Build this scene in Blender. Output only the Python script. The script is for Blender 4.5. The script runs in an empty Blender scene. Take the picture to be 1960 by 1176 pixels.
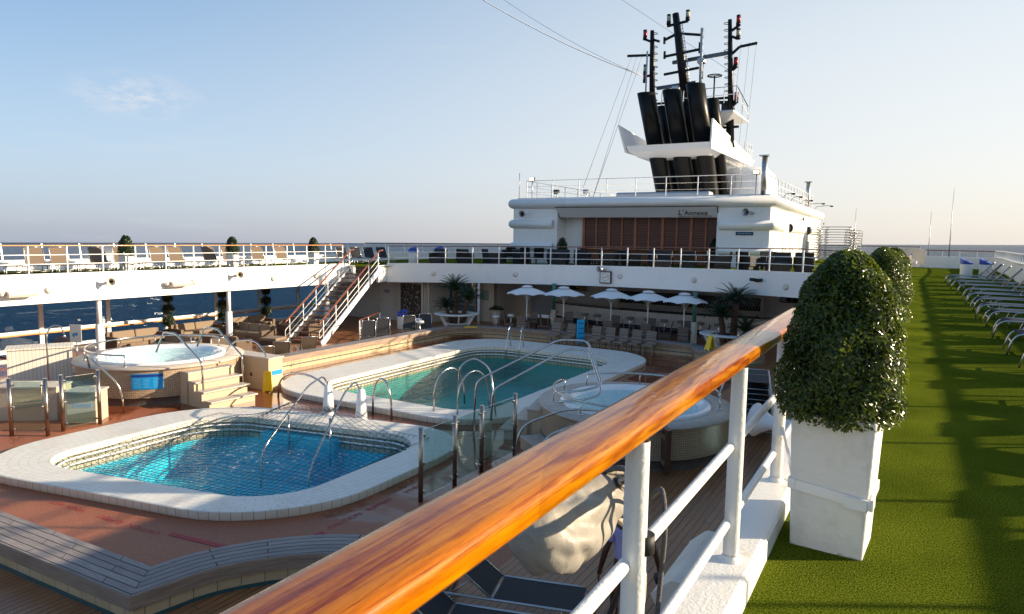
import bpy, math, random
from mathutils import Vector, Matrix, Quaternion, noise
random.seed(7)
R = math.radians
scene = bpy.context.scene
col = scene.collection
# ---------------- camera (ship frame: X starboard, Y forward along the ship, Z up; upper deck at z=0) ----------------
cam_d = bpy.data.cameras.new("camera"); cam = bpy.data.objects.new("camera", cam_d); col.objects.link(cam)
cam_d.lens = 24.0; cam_d.sensor_width = 36; cam_d.clip_start = 0.05; cam_d.clip_end = 90000
rot = Matrix(((0.8637977193536945, -0.06517928897464516, 0.4996050043065179),
              (0.503564827003844, 0.07899056109864219, -0.8603388612993779),
              (0.01661219563888791, 0.9947422538256235, 0.10105386390422653)))
cam.matrix_world = Matrix.Translation((0, 0, 1.6)) @ rot.to_4x4()
scene.camera = cam
# ---------------- sky, sun, exposure ----------------
SUN_EL, SUN_AZ = R(16), R(59.3)
w = bpy.data.worlds.new("World"); scene.world = w; w.use_nodes = True
nt = w.node_tree; bg = nt.nodes['Background']
sky = nt.nodes.new('ShaderNodeTexSky'); sky.sky_type = 'NISHITA'; sky.sun_disc = False
sky.sun_elevation = SUN_EL; sky.sun_rotation = SUN_AZ; sky.air_density = 1.0; sky.dust_density = 1.0; sky.ozone_density = 1.6; sky.altitude = 20
tc = nt.nodes.new('ShaderNodeTexCoord'); mp = nt.nodes.new('ShaderNodeMapping')
mp.inputs['Rotation'].default_value = (0, R(0.94), 0)
nt.links.new(tc.outputs['Generated'], mp.inputs['Vector']); nt.links.new(mp.outputs[0], sky.inputs['Vector'])
# thin far clouds mixed into the sky
cm = nt.nodes.new('ShaderNodeMapping'); cm.inputs['Scale'].default_value = (1, 1, 9)
cn = nt.nodes.new('ShaderNodeTexNoise'); cn.inputs['Scale'].default_value = 3.2; cn.inputs['Detail'].default_value = 7; cn.inputs['Roughness'].default_value = .6
cr = nt.nodes.new('ShaderNodeValToRGB'); cr.color_ramp.elements[0].position = .60; cr.color_ramp.elements[1].position = .85
cr.color_ramp.elements[1].color = (.22, .22, .22, 1)
cx = nt.nodes.new('ShaderNodeMixRGB'); cx.inputs[2].default_value = (2.8, 2.75, 2.75, 1)
nt.links.new(tc.outputs['Generated'], cm.inputs[0]); nt.links.new(cm.outputs[0], cn.inputs['Vector'])
nt.links.new(cn.outputs[0], cr.inputs[0]); nt.links.new(cr.outputs[0], cx.inputs[0])
# hazy sea air: elevation ramps for the side away from the sun and the side towards it, blended with the Nishita sky
sep = nt.nodes.new('ShaderNodeSeparateXYZ'); nt.links.new(mp.outputs[0], sep.inputs[0])
def ramp(stops):
    r = nt.nodes.new('ShaderNodeValToRGB'); r.color_ramp.interpolation = 'B_SPLINE'; e = r.color_ramp.elements
    while len(e) < len(stops): e.new(.5)
    for k, (p, c) in enumerate(stops): e[k].position = p; e[k].color = (*[v/4 for v in c], 1)
    nt.links.new(sep.outputs[2], r.inputs[0]); return r
ra = ramp([(0, (1.08, 1.25, 1.72)), (.05, (1.35, 1.62, 2.12)), (.13, (1.62, 2.12, 2.68)), (.33, (.46, 1.12, 2.1)), (.6, (.35, .9, 1.8)), (1, (.30, .62, 1.25))])
rb = ramp([(0, (2.62, 2.45, 2.35)), (.08, (2.8, 2.7, 2.6)), (.25, (2.75, 2.85, 2.85)), (.45, (1.7, 2.05, 2.4)), (.7, (.6, .95, 1.5)), (1, (.30, .62, 1.25))])
dt = nt.nodes.new('ShaderNodeVectorMath'); dt.operation = 'DOT_PRODUCT'; dt.inputs[1].default_value = (math.sin(SUN_AZ), math.cos(SUN_AZ), 0); nt.links.new(mp.outputs[0], dt.inputs[0])
mr_ = nt.nodes.new('ShaderNodeMapRange'); mr_.interpolation_type = 'SMOOTHSTEP'; mr_.inputs[1].default_value = -.80; mr_.inputs[2].default_value = .66; nt.links.new(dt.outputs['Value'], mr_.inputs[0])
mab = nt.nodes.new('ShaderNodeMixRGB'); nt.links.new(mr_.outputs[0], mab.inputs[0]); nt.links.new(ra.outputs[0], mab.inputs[1]); nt.links.new(rb.outputs[0], mab.inputs[2])
sc4 = nt.nodes.new('ShaderNodeVectorMath'); sc4.operation = 'SCALE'; sc4.inputs['Scale'].default_value = 4; nt.links.new(mab.outputs[0], sc4.inputs[0])
msk = nt.nodes.new('ShaderNodeMixRGB'); msk.inputs[0].default_value = .88; nt.links.new(sky.outputs[0], msk.inputs[1]); nt.links.new(sc4.outputs[0], msk.inputs[2])

dp = nt.nodes.new('ShaderNodeVectorMath'); dp.operation = 'DISTANCE'; dp.inputs[1].default_value = (-.8416, .5135, .4352)
mpc = nt.nodes.new('ShaderNodeVectorMath'); mpc.operation = 'MULTIPLY'; mpc.inputs[1].default_value = (1, 1, 2.6)
nt.links.new(tc.outputs['Generated'], mpc.inputs[0]); nt.links.new(mpc.outputs[0], dp.inputs[0])
dm = nt.nodes.new('ShaderNodeMapRange'); dm.inputs[1].default_value = .085; dm.inputs[2].default_value = .0; dm.inputs[3].default_value = 0; dm.inputs[4].default_value = 1; nt.links.new(dp.outputs['Value'], dm.inputs[0])
c2 = nt.nodes.new('ShaderNodeTexNoise'); c2.inputs['Scale'].default_value = 26; c2.inputs['Detail'].default_value = 7; c2.inputs['Roughness'].default_value = .62
cm2 = nt.nodes.new('ShaderNodeMapping'); cm2.inputs['Scale'].default_value = (1, 1, 3.2); cm2.inputs['Rotation'].default_value = (0, 0, .3); nt.links.new(tc.outputs['Generated'], cm2.inputs[0]); nt.links.new(cm2.outputs[0], c2.inputs['Vector'])
c2r = nt.nodes.new('ShaderNodeMapRange'); c2r.inputs[1].default_value = .42; c2r.inputs[2].default_value = .72; nt.links.new(c2.outputs[0], c2r.inputs[0])
cml = nt.nodes.new('ShaderNodeMath'); cml.operation = 'MULTIPLY'; nt.links.new(dm.outputs[0], cml.inputs[0]); nt.links.new(c2r.outputs[0], cml.inputs[1])
cmx = nt.nodes.new('ShaderNodeMath'); cmx.operation = 'MAXIMUM'; nt.links.new(cml.outputs[0], cmx.inputs[0]); nt.links.new(cr.outputs[0], cmx.inputs[1]); nt.links.new(cmx.outputs[0], cx.inputs[0])
nt.links.new(msk.outputs[0], cx.inputs[1]); nt.links.new(cx.outputs[0], bg.inputs['Color'])
bg.inputs['Strength'].default_value = 0.15
sd = Vector((math.sin(SUN_AZ)*math.cos(SUN_EL), math.cos(SUN_AZ)*math.cos(SUN_EL), math.sin(SUN_EL)))
sl = bpy.data.lights.new("sun", 'SUN'); sl.energy = 5.0; sl.angle = R(0.55); sl.color = (1, .82, .58)
so = bpy.data.objects.new("sun", sl); col.objects.link(so); so.rotation_mode = 'QUATERNION'; so.rotation_quaternion = sd.to_track_quat('Z', 'Y')
scene.view_settings.view_transform = 'Standard'; scene.view_settings.look = 'None'; scene.view_settings.exposure = 1.05; scene.view_settings.gamma = 1
# ---------------- materials ----------------
def N(nt, t, **k):
    n = nt.nodes.new('ShaderNode' + t)
    for a, b in k.items():
        if a.startswith('i_'):
            key = a[2:]; key = int(key) if key.isdigit() else key.replace('_', ' ')
            n.inputs[key].default_value = b
        else: setattr(n, a, b)
    return n
def newmat(name):
    m = bpy.data.materials.new(name); m.use_nodes = True
    return m, m.node_tree, m.node_tree.nodes['Principled BSDF']
def c4(c): return (c[0], c[1], c[2], 1)
def pm(name, c1, c2=None, rough=.5, metal=0, scale=4, lo=.35, hi=.65, st=(1, 1, 1), bump=0, bscale=60, coat=0, spec=.5, rvar=0, uv=False, detail=6, bdist=.01):
    m, t, b = newmat(name); L = t.links.new
    b.inputs['Base Color'].default_value = c4(c1); b.inputs['Roughness'].default_value = rough; b.inputs['Metallic'].default_value = metal
    b.inputs['Specular IOR Level'].default_value = spec
    if coat: b.inputs['Coat Weight'].default_value = coat; b.inputs['Coat Roughness'].default_value = .06
    co = N(t, 'TexCoord'); mpn = N(t, 'Mapping', i_Scale=st); L(co.outputs['UV' if uv else 'Object'], mpn.inputs[0])
    if c2 is not None:
        n = N(t, 'TexNoise', i_Scale=scale, i_Detail=detail, i_Roughness=.65); L(mpn.outputs[0], n.inputs['Vector'])
        r = N(t, 'ValToRGB'); r.color_ramp.elements[0].position = lo; r.color_ramp.elements[1].position = hi
        r.color_ramp.elements[0].color = c4(c1); r.color_ramp.elements[1].color = c4(c2)
        L(n.outputs[0], r.inputs[0]); L(r.outputs[0], b.inputs['Base Color'])
        if rvar:
            mr = N(t, 'MapRange', i_1=.3, i_2=.7, i_3=rough - rvar, i_4=rough + rvar); L(n.outputs[0], mr.inputs[0]); L(mr.outputs[0], b.inputs['Roughness'])
    if bump:
        n2 = N(t, 'TexNoise', i_Scale=bscale, i_Detail=4); L(mpn.outputs[0], n2.inputs['Vector'])
        bp = N(t, 'Bump', i_Strength=bump, i_Distance=bdist); L(n2.outputs[0], bp.inputs['Height']); L(bp.outputs[0], b.inputs['Normal'])
    return m
def brickmat(name, c1, c2, mortar, bw, bh, ms, rough=.5, uv=True, off=.5, swap=False, bump=.3, dirt=None, coat=0, spec=.5, rot=0, grain=0, dirtscale=1.5):
    m, t, b = newmat(name); L = t.links.new
    co = N(t, 'TexCoord'); mpn = N(t, 'Mapping'); L(co.outputs['UV' if uv else 'Object'], mpn.inputs[0])
    mpn.inputs['Rotation'].default_value = (0, 0, rot)
    br = N(t, 'TexBrick', offset=off, i_Scale=1.0, i_Mortar_Size=ms, i_Brick_Width=bw, i_Row_Height=bh, i_Color1=c4(c1), i_Color2=c4(c2), i_Mortar=c4(mortar))
    br.inputs['Mortar Smooth'].default_value = .1; br.inputs['Bias'].default_value = 0
    L(mpn.outputs[0], br.inputs['Vector']); out = br.outputs['Color']
    if grain:
        mg = N(t, 'Mapping', i_Scale=(2, 50, 8)); L(mpn.outputs[0], mg.inputs[0])
        g = N(t, 'TexNoise', i_Scale=1.5, i_Detail=6); L(mg.outputs[0], g.inputs['Vector'])
        gr = N(t, 'MapRange', i_1=.3, i_2=.7, i_3=1 - grain, i_4=1 + grain); L(g.outputs[0], gr.inputs[0])
        mu = N(t, 'VectorMath', operation='SCALE'); L(out, mu.inputs[0]); L(gr.outputs[0], mu.inputs['Scale']); out = mu.outputs[0]
    if dirt:
        n = N(t, 'TexNoise', i_Scale=dirtscale, i_Detail=8, i_Roughness=.7); L(co.outputs['Object'], n.inputs['Vector'])
        r = N(t, 'ValToRGB'); r.color_ramp.elements[0].position = .48; r.color_ramp.elements[1].position = .75
        r.color_ramp.elements[0].color = (0, 0, 0, 1); r.color_ramp.elements[1].color = (.8, .8, .8, 1)
        mx = N(t, 'MixRGB', i_2=c4(dirt)); L(n.outputs[0], r.inputs[0]); L(r.outputs[0], mx.inputs[0]); L(out, mx.inputs[1]); out = mx.outputs[0]
    L(out, b.inputs['Base Color']); b.inputs['Roughness'].default_value = rough; b.inputs['Specular IOR Level'].default_value = spec
    if coat: b.inputs['Coat Weight'].default_value = coat; b.inputs['Coat Roughness'].default_value = .1
    if bump:
        iv = N(t, 'Math', operation='SUBTRACT', i_0=1.0); L(br.outputs['Fac'], iv.inputs[1])
        bp = N(t, 'Bump', i_Strength=bump, i_Distance=.004); L(iv.outputs[0], bp.inputs['Height']); L(bp.outputs[0], b.inputs['Normal'])
    return m
def glassmat(name, tint, gl=1.0, rough=.02, base=.04):
    m, t, b = newmat(name); L = t.links.new; t.nodes.remove(b)
    o = t.nodes['Material Output']; tr = N(t, 'BsdfTransparent', i_Color=c4(tint)); g = N(t, 'BsdfGlossy', i_Roughness=rough, i_Color=(1, 1, 1, 1))
    fr = N(t, 'LayerWeight', i_Blend=.5); pw = N(t, 'Math', operation='POWER', i_1=4.0); L(fr.outputs['Facing'], pw.inputs[0]); mu = N(t, 'Math', operation='MULTIPLY_ADD', i_1=.75*gl, i_2=.045*gl); L(pw.outputs[0], mu.inputs[0])
    mx = N(t, 'MixShader'); L(mu.outputs[0], mx.inputs[0]); L(tr.outputs[0], mx.inputs[1]); L(g.outputs[0], mx.inputs[2]); L(mx.outputs[0], o.inputs[0])
    return m
def watermat(name, tint, bscale=3.5, strength=.6, foam_glints=None):
    m, t, b = newmat(name); L = t.links.new; t.nodes.remove(b); o = t.nodes['Material Output']
    co = N(t, 'TexCoord'); n1 = N(t, 'TexNoise', i_Scale=bscale, i_Detail=5, i_Distortion=1.2); L(co.outputs['Object'], n1.inputs['Vector'])
    bp = N(t, 'Bump', i_Strength=strength, i_Distance=.12); L(n1.outputs[0], bp.inputs['Height'])
    tp = N(t, 'BsdfTransparent', i_Color=c4(tint))
    g = N(t, 'BsdfGlossy', i_Roughness=.04); L(bp.outputs[0], g.inputs['Normal'])
    lw = N(t, 'LayerWeight', i_Blend=.5); L(bp.outputs[0], lw.inputs['Normal']); pw = N(t, 'Math', operation='POWER', i_1=4.5); L(lw.outputs['Facing'], pw.inputs[0]); fr = N(t, 'Math', operation='MULTIPLY_ADD', i_1=.6, i_2=.02); L(pw.outputs[0], fr.inputs[0])
    mx = N(t, 'MixShader'); L(fr.outputs[0], mx.inputs[0]); L(tp.outputs[0], mx.inputs[1]); L(g.outputs[0], mx.inputs[2])
    if foam_glints:  # white flecks: foam in the hot tubs, painted glints in the pools
        n2 = N(t, 'TexNoise', i_Scale=foam_glints[0], i_Detail=8, i_Roughness=.75, i_Distortion=.8); L(co.outputs['Object'], n2.inputs['Vector'])
        r = N(t, 'ValToRGB'); r.color_ramp.elements[0].position = foam_glints[1]; r.color_ramp.elements[1].position = foam_glints[2]; L(n2.outputs[0], r.inputs[0])
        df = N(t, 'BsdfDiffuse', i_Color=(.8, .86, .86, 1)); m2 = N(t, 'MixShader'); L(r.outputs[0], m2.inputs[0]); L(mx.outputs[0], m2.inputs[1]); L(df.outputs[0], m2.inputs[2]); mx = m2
    L(mx.outputs[0], o.inputs[0]); return m
M = {}
M['white'] = pm('white_paint', (.80, .80, .79), (.70, .70, .68), rough=.38, scale=2.2, lo=.55, hi=.9, bump=.12, bscale=9)
def streaks(m, dirt, st=(1.6, 1.6, .10), lo=.60, hi=.78, amt=.5, base=None):
    t = m.node_tree; L = t.links.new; b = t.nodes['Principled BSDF']; src = b.inputs['Base Color'].links[0].from_socket
    co = N(t, 'TexCoord'); mpn = N(t, 'Mapping', i_Scale=st); L(co.outputs['Object'], mpn.inputs[0]); n = N(t, 'TexNoise', i_Scale=2.2, i_Detail=5, i_Roughness=.7); L(mpn.outputs[0], n.inputs['Vector'])
    r = N(t, 'MapRange', i_1=lo, i_2=hi, i_3=0, i_4=amt); L(n.outputs[0], r.inputs[0]); fac = r.outputs[0]
    if base:
        sx = N(t, 'SeparateXYZ'); L(co.outputs['Object'], sx.inputs[0]); n2 = N(t, 'TexNoise', i_Scale=16, i_Detail=5); L(co.outputs['Object'], n2.inputs['Vector'])
        ad = N(t, 'Math', operation='MULTIPLY_ADD', i_1=base*2); L(n2.outputs[0], ad.inputs[0]); mi = N(t, 'Math', operation='MULTIPLY', i_1=-1); L(sx.outputs[2], mi.inputs[0]); L(mi.outputs[0], ad.inputs[2])
        r2 = N(t, 'MapRange', i_1=base*.85, i_2=base*1.1, i_3=0, i_4=.7); L(ad.outputs[0], r2.inputs[0]); mxx = N(t, 'Math', operation='MAXIMUM'); L(fac, mxx.inputs[0]); L(r2.outputs[0], mxx.inputs[1]); fac = mxx.outputs[0]
    mx = N(t, 'MixRGB', i_2=c4(dirt)); L(fac, mx.inputs[0]); L(src, mx.inputs[1]); L(mx.outputs[0], b.inputs['Base Color'])
streaks(M['white'], (.55, .48, .38), (1.2, 1.2, .07), .60, .80, .55)
M['whitechip'] = pm('white_thick_paint', (.80, .79, .76), (.50, .42, .32), rough=.35, scale=6, lo=.60, hi=.80, bump=.6, bscale=70, bdist=.005)
M['whiteplain'] = pm('white_enamel', (.82, .82, .81), rough=.3)
M['fascia'] = pm('white_steel_plating', (.82, .82, .81), (.74, .73, .71), rough=.32, scale=.8, lo=.5, hi=.8, bump=.15, bscale=1.1, bdist=.03)
M['planter'] = pm('planter_plaster', (.78, .76, .72), (.66, .62, .55), rough=.55, scale=9, lo=.5, hi=.8, bump=.35, bscale=30)
streaks(M['planter'], (.40, .34, .24), (3, 3, .4), .60, .8, .5, base=.035)
streaks(M['fascia'], (.60, .50, .38), (.8, .8, .05), .62, .80, .4)
M['beige'] = brickmat('beige_panelling', (.60, .55, .48), (.58, .53, .46), (.38, .34, .29), 60, .11, .008, uv=False, off=0, bump=.2, rot=R(90))
M['steel'] = pm('stainless_steel', (.62, .60, .57), (.50, .48, .45), rough=.16, metal=1, scale=14)
M['brushed'] = pm('brushed_steel_post', (.42, .36, .31), (.3, .25, .21), rough=.28, metal=1, scale=8, st=(1, 1, .2))
M['alu'] = pm('silver_aluminium', (.46, .46, .47), rough=.34, metal=.9)
M['black'] = pm('black_paint', (.006, .006, .006), (.010, .009, .008), rough=.38, scale=2, spec=.22)
M['blackm'] = pm('matt_black', (.012, .012, .012), rough=.6)
M['sling'] = pm('grey_mesh_sling', (.07, .068, .07), (.05, .048, .05), rough=1, spec=.05, scale=200)
M['tansling'] = pm('tan_mesh_sling', (.20, .15, .11), (.16, .12, .09), spec=.1, rough=.9, scale=180)
M['darksling'] = pm('black_mesh_sling', (.014, .014, .017), (.022, .022, .026), rough=.75, scale=200)
M['wicker'] = brickmat('woven_wicker', (.30, .24, .20), (.24, .19, .155), (.11, .085, .07), .035, .018, .004, uv=False, rough=.7, bump=.5)
M['darkwicker'] = brickmat('dark_wicker', (.012, .011, .013), (.02, .018, .02), (.004, .004, .004), .035, .018, .004, uv=False, rough=.6, bump=.5)
M['cushion'] = pm('beige_cushion', (.24, .18, .125), (.19, .14, .10), rough=.9, scale=30, bump=.2, bscale=20)
M['rattan'] = brickmat('brown_rattan', (.20, .13, .08), (.15, .095, .06), (.06, .04, .025), .05, .02, .004, uv=False, rough=.7, bump=.5)
M['blue'] = pm('blue_sign_board', (.0, .24, .58), rough=.35)
M['bluelid'] = pm('blue_plastic', (.005, .05, .36), rough=.35)
M['yellow'] = pm('yellow_plastic', (.85, .55, .0), rough=.4)
M['red'] = pm('red_lamp', (.35, .01, .01), rough=.2)
M['redpaint'] = pm('red_deck_paint', (.42, .02, .03), (.28, .03, .03), rough=.6, scale=30)
M['clockwood'] = pm('dark_brown_frame', (.08, .035, .02), rough=.4)
M['dark'] = pm('dark_void', (.012, .011, .010), rough=.7)
M['cream'] = pm('cream_plastic', (.66, .58, .48), (.55, .46, .36), rough=.5, scale=6)
M['lampglass'] = pm('frosted_lamp_glass', (.72, .62, .55), rough=.25)
M['green'] = pm('green_pole_paint', (.07, .22, .18), (.05, .17, .14), rough=.45, scale=3)
M['canopy'] = pm('white_canopy_cloth', (.80, .80, .80), (.72, .73, .75), rough=.8, scale=2)
M['skin'] = pm('dark_brown_skin', (.10, .04, .022), (.075, .03, .017), rough=.45, scale=5)
M['hair'] = pm('black_hair', (.01, .008, .007), rough=.5)
M['shirt'] = pm('lavender_cloth', (.50, .44, .72), (.42, .36, .64), rough=.85, scale=8, bump=.3, bscale=14)
M['shorts'] = pm('red_white_floral_cloth', (.42, .01, .02), (.8, .78, .78), rough=.85, scale=9, lo=.54, hi=.56, detail=1)
M['rope'] = pm('white_rope', (.55, .48, .38), (.40, .34, .26), rough=.9, scale=60, bump=.6, bscale=130)
M['greyrope'] = pm('grey_rope', (.14, .13, .12), (.09, .085, .08), rough=.9, scale=60, bump=.6, bscale=130)
M['brass'] = pm('aged_brass', (.35, .25, .10), rough=.4, metal=1)
M['trunk'] = pm('palm_bark', (.10, .05, .03), (.05, .028, .018), rough=.9, scale=20, bump=1, bscale=24)
M['soil'] = pm('planting_soil', (.03, .02, .015), rough=.95)
M['stem'] = pm('brown_stem', (.08, .05, .03), rough=.8)
M['signpaper'] = pm('cream_notice', (.70, .66, .58), rough=.5)
M['clockface'] = pm('clock_face', (.75, .74, .70), rough=.3)
M['greylet'] = pm('dark_grey_lettering', (.03, .03, .035), rough=.4)
M['signgrey'] = pm('pale_grey_sign_board', (.62, .62, .64), rough=.4)
M['mullion'] = pm('white_frame_paint', (.75, .75, .74), rough=.35)
M['copperpipe'] = pm('orange_clamp', (.55, .18, .05), rough=.5)
M['tan'] = pm('stone_beige_panel', (.50, .42, .32), (.43, .36, .27), rough=.5, scale=14)
M['coping'] = brickmat('white_coping_tile', (.76, .735, .675), (.73, .70, .635), (.48, .43, .37), .16, .16, .004, rough=.42, bump=.4, dirt=(.60, .52, .42), off=.5)
M['copingface'] = brickmat('coping_edge_tile', (.76, .71, .62), (.72, .66, .56), (.40, .33, .25), .19, 5, .007, rough=.4, bump=.4, dirt=(.62, .52, .38), off=0)
M['basin_tile'] = brickmat('cream_basin_tile', (.55, .50, .38), (.48, .43, .32), (.12, .11, .08), .16, .16, .010, rough=.35, dirt=(.20, .17, .09), off=0)
M['basin_blue'] = brickmat('azure_pool_tile', (.01, .72, .90), (.01, .66, .86), (.005, .46, .68), .2, .2, .008, rough=.4, off=0, bump=.1)
M['basin_teal'] = brickmat('teal_pool_tile', (.005, .44, .46), (.005, .40, .42), (.003, .28, .30), .2, .2, .008, rough=.4, off=0, bump=.1)
M['bluepanel'] = pm('pale_azure_paint', (.03, .48, .68), rough=.5)
M['benchtile'] = brickmat('beige_bench_tile', (.56, .42, .26), (.50, .37, .22), (.20, .15, .10), .30, .26, .007, rough=.4, dirt=(.38, .26, .14), off=0)
M['benchtop'] = brickmat('weathered_plank', (.29, .25, .235), (.22, .19, .18), (.012, .010, .009), 1.7, .118, .008, rough=.7, grain=.35, off=.37, bump=.6)
M['benchside'] = pm('weathered_fascia_board', (.33, .24, .18), (.22, .15, .11), rough=.7, scale=3, st=(.6, 6, 1), uv=True, bump=.3, bscale=14)
M['tealline'] = pm('teal_rubber_strip', (.025, .085, .09), rough=.3)
M['mosaic'] = brickmat('beige_mosaic', (.50, .37, .25), (.40, .28, .18), (.22, .155, .10), .05, .05, .007, rough=.35, off=0, bump=.5)
M['mosaicdark'] = brickmat('brown_mosaic_panel', (.05, .035, .03), (.40, .34, .28), (.10, .08, .07), .06, .06, .006, uv=False, rough=.35, off=0, bump=.3, rot=0)
M['stone'] = pm('pale_stone_slab', (.52, .45, .38), (.42, .35, .29), rough=.45, scale=7)
M['plinth'] = pm('grey_brown_plinth', (.15, .12, .105), (.11, .09, .08), rough=.4, scale=3)
M['acrylic'] = pm('white_tub_acrylic', (.82, .83, .83), rough=.18, coat=.4)
M['teakdeck'] = brickmat('teak_deck_planks', (.36, .15, .055), (.29, .11, .038), (.008, .006, .005), 2.6, .115, .007, uv=False, rough=.38, rot=R(90), grain=.3, bump=.4, off=.41, dirt=(.22, .10, .05), dirtscale=.6)
M['shutter'] = brickmat('varnished_louvre', (.17, .042, .014), (.13, .03, .010), (.012, .003, .002), 30, .085, .02, uv=False, rough=.4, off=0, bump=.8, rot=0)
M['shutter'].node_tree.nodes['Mapping'].inputs['Rotation'].default_value = (R(90), 0, 0)
M['teakdark'] = pm('varnished_teak_trim', (.24, .065, .02), (.15, .035, .012), rough=.25, scale=2, st=(1, 1, 1), coat=.6)
M['glass'] = glassmat('clear_green_glass', (.80, .93, .90), gl=2.4)
M['winglass'] = glassmat('window_glass', (.50, .68, .78), gl=.6)
M['bulwarkglass'] = glassmat('tinted_screen_glass', (.74, .75, .74), gl=.9)  # tint put in so the starboard screen shades the turf
M['seaglass'] = glassmat('screen_glass', (.86, .90, .91), gl=.9)
M['darkglass'] = glassmat('dark_glass', (.10, .11, .12), gl=1)
M['tabletop'] = pm('dark_table_top', (.05, .04, .035), rough=.15)
# varnished teak rail: figured wood under clear coat
def varnish():
    m, t, b = newmat('varnished_teak_rail'); L = t.links.new
    co = N(t, 'TexCoord'); mpn = N(t, 'Mapping', i_Scale=(6.5, .8, 6.5)); L(co.outputs['Object'], mpn.inputs[0])
    n0 = N(t, 'TexNoise', i_Scale=1.1, i_Detail=3); L(mpn.outputs[0], n0.inputs['Vector'])
    ad = N(t, 'MixRGB', blend_type='ADD', i_0=.9); L(mpn.outputs[0], ad.inputs[1]); L(n0.outputs['Color'], ad.inputs[2])
    wv = N(t, 'TexWave', wave_type='BANDS', bands_direction='X', i_Scale=.9, i_Distortion=9.0, i_Detail=4, i_Detail_Scale=1.6); L(ad.outputs[0], wv.inputs['Vector'])
    r = N(t, 'ValToRGB'); e = r.color_ramp.elements; e[0].position = 0; e[0].color = (.42, .10, .010, 1); e[1].position = .22; e[1].color = (.60, .20, .018, 1)
    e2 = e.new(.7); e2.color = (.78, .33, .035, 1); e3 = e.new(1); e3.color = (.66, .24, .02, 1)
    L(wv.outputs[0], r.inputs[0])
    mp2 = N(t, 'Mapping', i_Scale=(60, 2.5, 60)); L(co.outputs['Object'], mp2.inputs[0])
    n2 = N(t, 'TexNoise', i_Scale=1.4, i_Detail=6, i_Roughness=.7); L(mp2.outputs[0], n2.inputs['Vector'])
    r2 = N(t, 'ValToRGB'); r2.color_ramp.elements[0].position = .34; r2.color_ramp.elements[0].color = (.42, .22, .10, 1); r2.color_ramp.elements[1].position = .52; r2.color_ramp.elements[1].color = (1, 1, 1, 1)
    L(n2.outputs[0], r2.inputs[0])
    mu = N(t, 'MixRGB', blend_type='MULTIPLY', i_0=.95); L(r.outputs[0], mu.inputs[1]); L(r2.outputs[0], mu.inputs[2])
    n3 = N(t, 'TexNoise', i_Scale=1.3, i_Detail=3); L(co.outputs['Object'], n3.inputs['Vector'])
    r3 = N(t, 'ValToRGB'); r3.color_ramp.elements[0].position = .36; r3.color_ramp.elements[0].color = (.60, .36, .20, 1); r3.color_ramp.elements[1].position = .58; r3.color_ramp.elements[1].color = (1, 1, 1, 1)
    L(n3.outputs[0], r3.inputs[0]); mu2 = N(t, 'MixRGB', blend_type='MULTIPLY', i_0=.8); L(mu.outputs[0], mu2.inputs[1]); L(r3.outputs[0], mu2.inputs[2])
    sy = N(t, 'SeparateXYZ'); L(co.outputs['Object'], sy.inputs[0])
    sk = N(t, 'Math', operation='MULTIPLY_ADD', i_1=2.2); L(sy.outputs[0], sk.inputs[0]); L(sy.outputs[1], sk.inputs[2])
    md = N(t, 'Math', operation='PINGPONG', i_1=1.35); L(sk.outputs[0], md.inputs[0])
    jl = N(t, 'MapRange', i_1=.0, i_2=.006, i_3=.25, i_4=1.0); L(md.outputs[0], jl.inputs[0])
    fl = N(t, 'Math', operation='DIVIDE', i_1=2.7); L(sk.outputs[0], fl.inputs[0]); f2 = N(t, 'Math', operation='ROUND'); L(fl.outputs[0], f2.inputs[0])
    wn = N(t, 'TexWhiteNoise', noise_dimensions='1D'); L(f2.outputs[0], wn.inputs['W']); tn = N(t, 'MapRange', i_3=.72, i_4=1.08); L(wn.outputs['Value'], tn.inputs[0])
    m3 = N(t, 'Math', operation='MULTIPLY'); L(jl.outputs[0], m3.inputs[0]); L(tn.outputs[0], m3.inputs[1])
    vs = N(t, 'VectorMath', operation='SCALE'); L(mu2.outputs[0], vs.inputs[0]); L(m3.outputs[0], vs.inputs['Scale'])
    kn = N(t, 'TexVoronoi', i_Scale=1.0, i_Randomness=1); km = N(t, 'Mapping', i_Scale=(9, 1.6, 1)); L(co.outputs['Object'], km.inputs[0]); L(km.outputs[0], kn.inputs['Vector'])
    kr = N(t, 'ValToRGB'); kr.color_ramp.elements[0].position = .03; kr.color_ramp.elements[0].color = (.35, .18, .1, 1); kr.color_ramp.elements[1].position = .30; kr.color_ramp.elements[1].color = (1, 1, 1, 1); L(kn.outputs['Distance'], kr.inputs[0])
    mk = N(t, 'MixRGB', blend_type='MULTIPLY', i_0=.7); L(vs.outputs[0], mk.inputs[1]); L(kr.outputs[0], mk.inputs[2])
    hs = N(t, 'HueSaturation', i_Saturation=1.2, i_Value=.76); L(mk.outputs[0], hs.inputs['Color'])
    L(hs.outputs[0], b.inputs['Base Color']); b.inputs['Roughness'].default_value = .34
    b.inputs['Coat Weight'].default_value = .6; b.inputs['Coat Roughness'].default_value = .07; b.inputs['Specular IOR Level'].default_value = .12
    n4 = N(t, 'TexNoise', i_Scale=26, i_Detail=3); L(co.outputs['Object'], n4.inputs['Vector'])
    bp = N(t, 'Bump', i_Strength=.25, i_Distance=.004); L(n4.outputs[0], bp.inputs['Height']); L(bp.outputs[0], b.inputs['Normal']); L(bp.outputs[0], b.inputs['Coat Normal'])
    return m
M['varnish'] = varnish()
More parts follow.
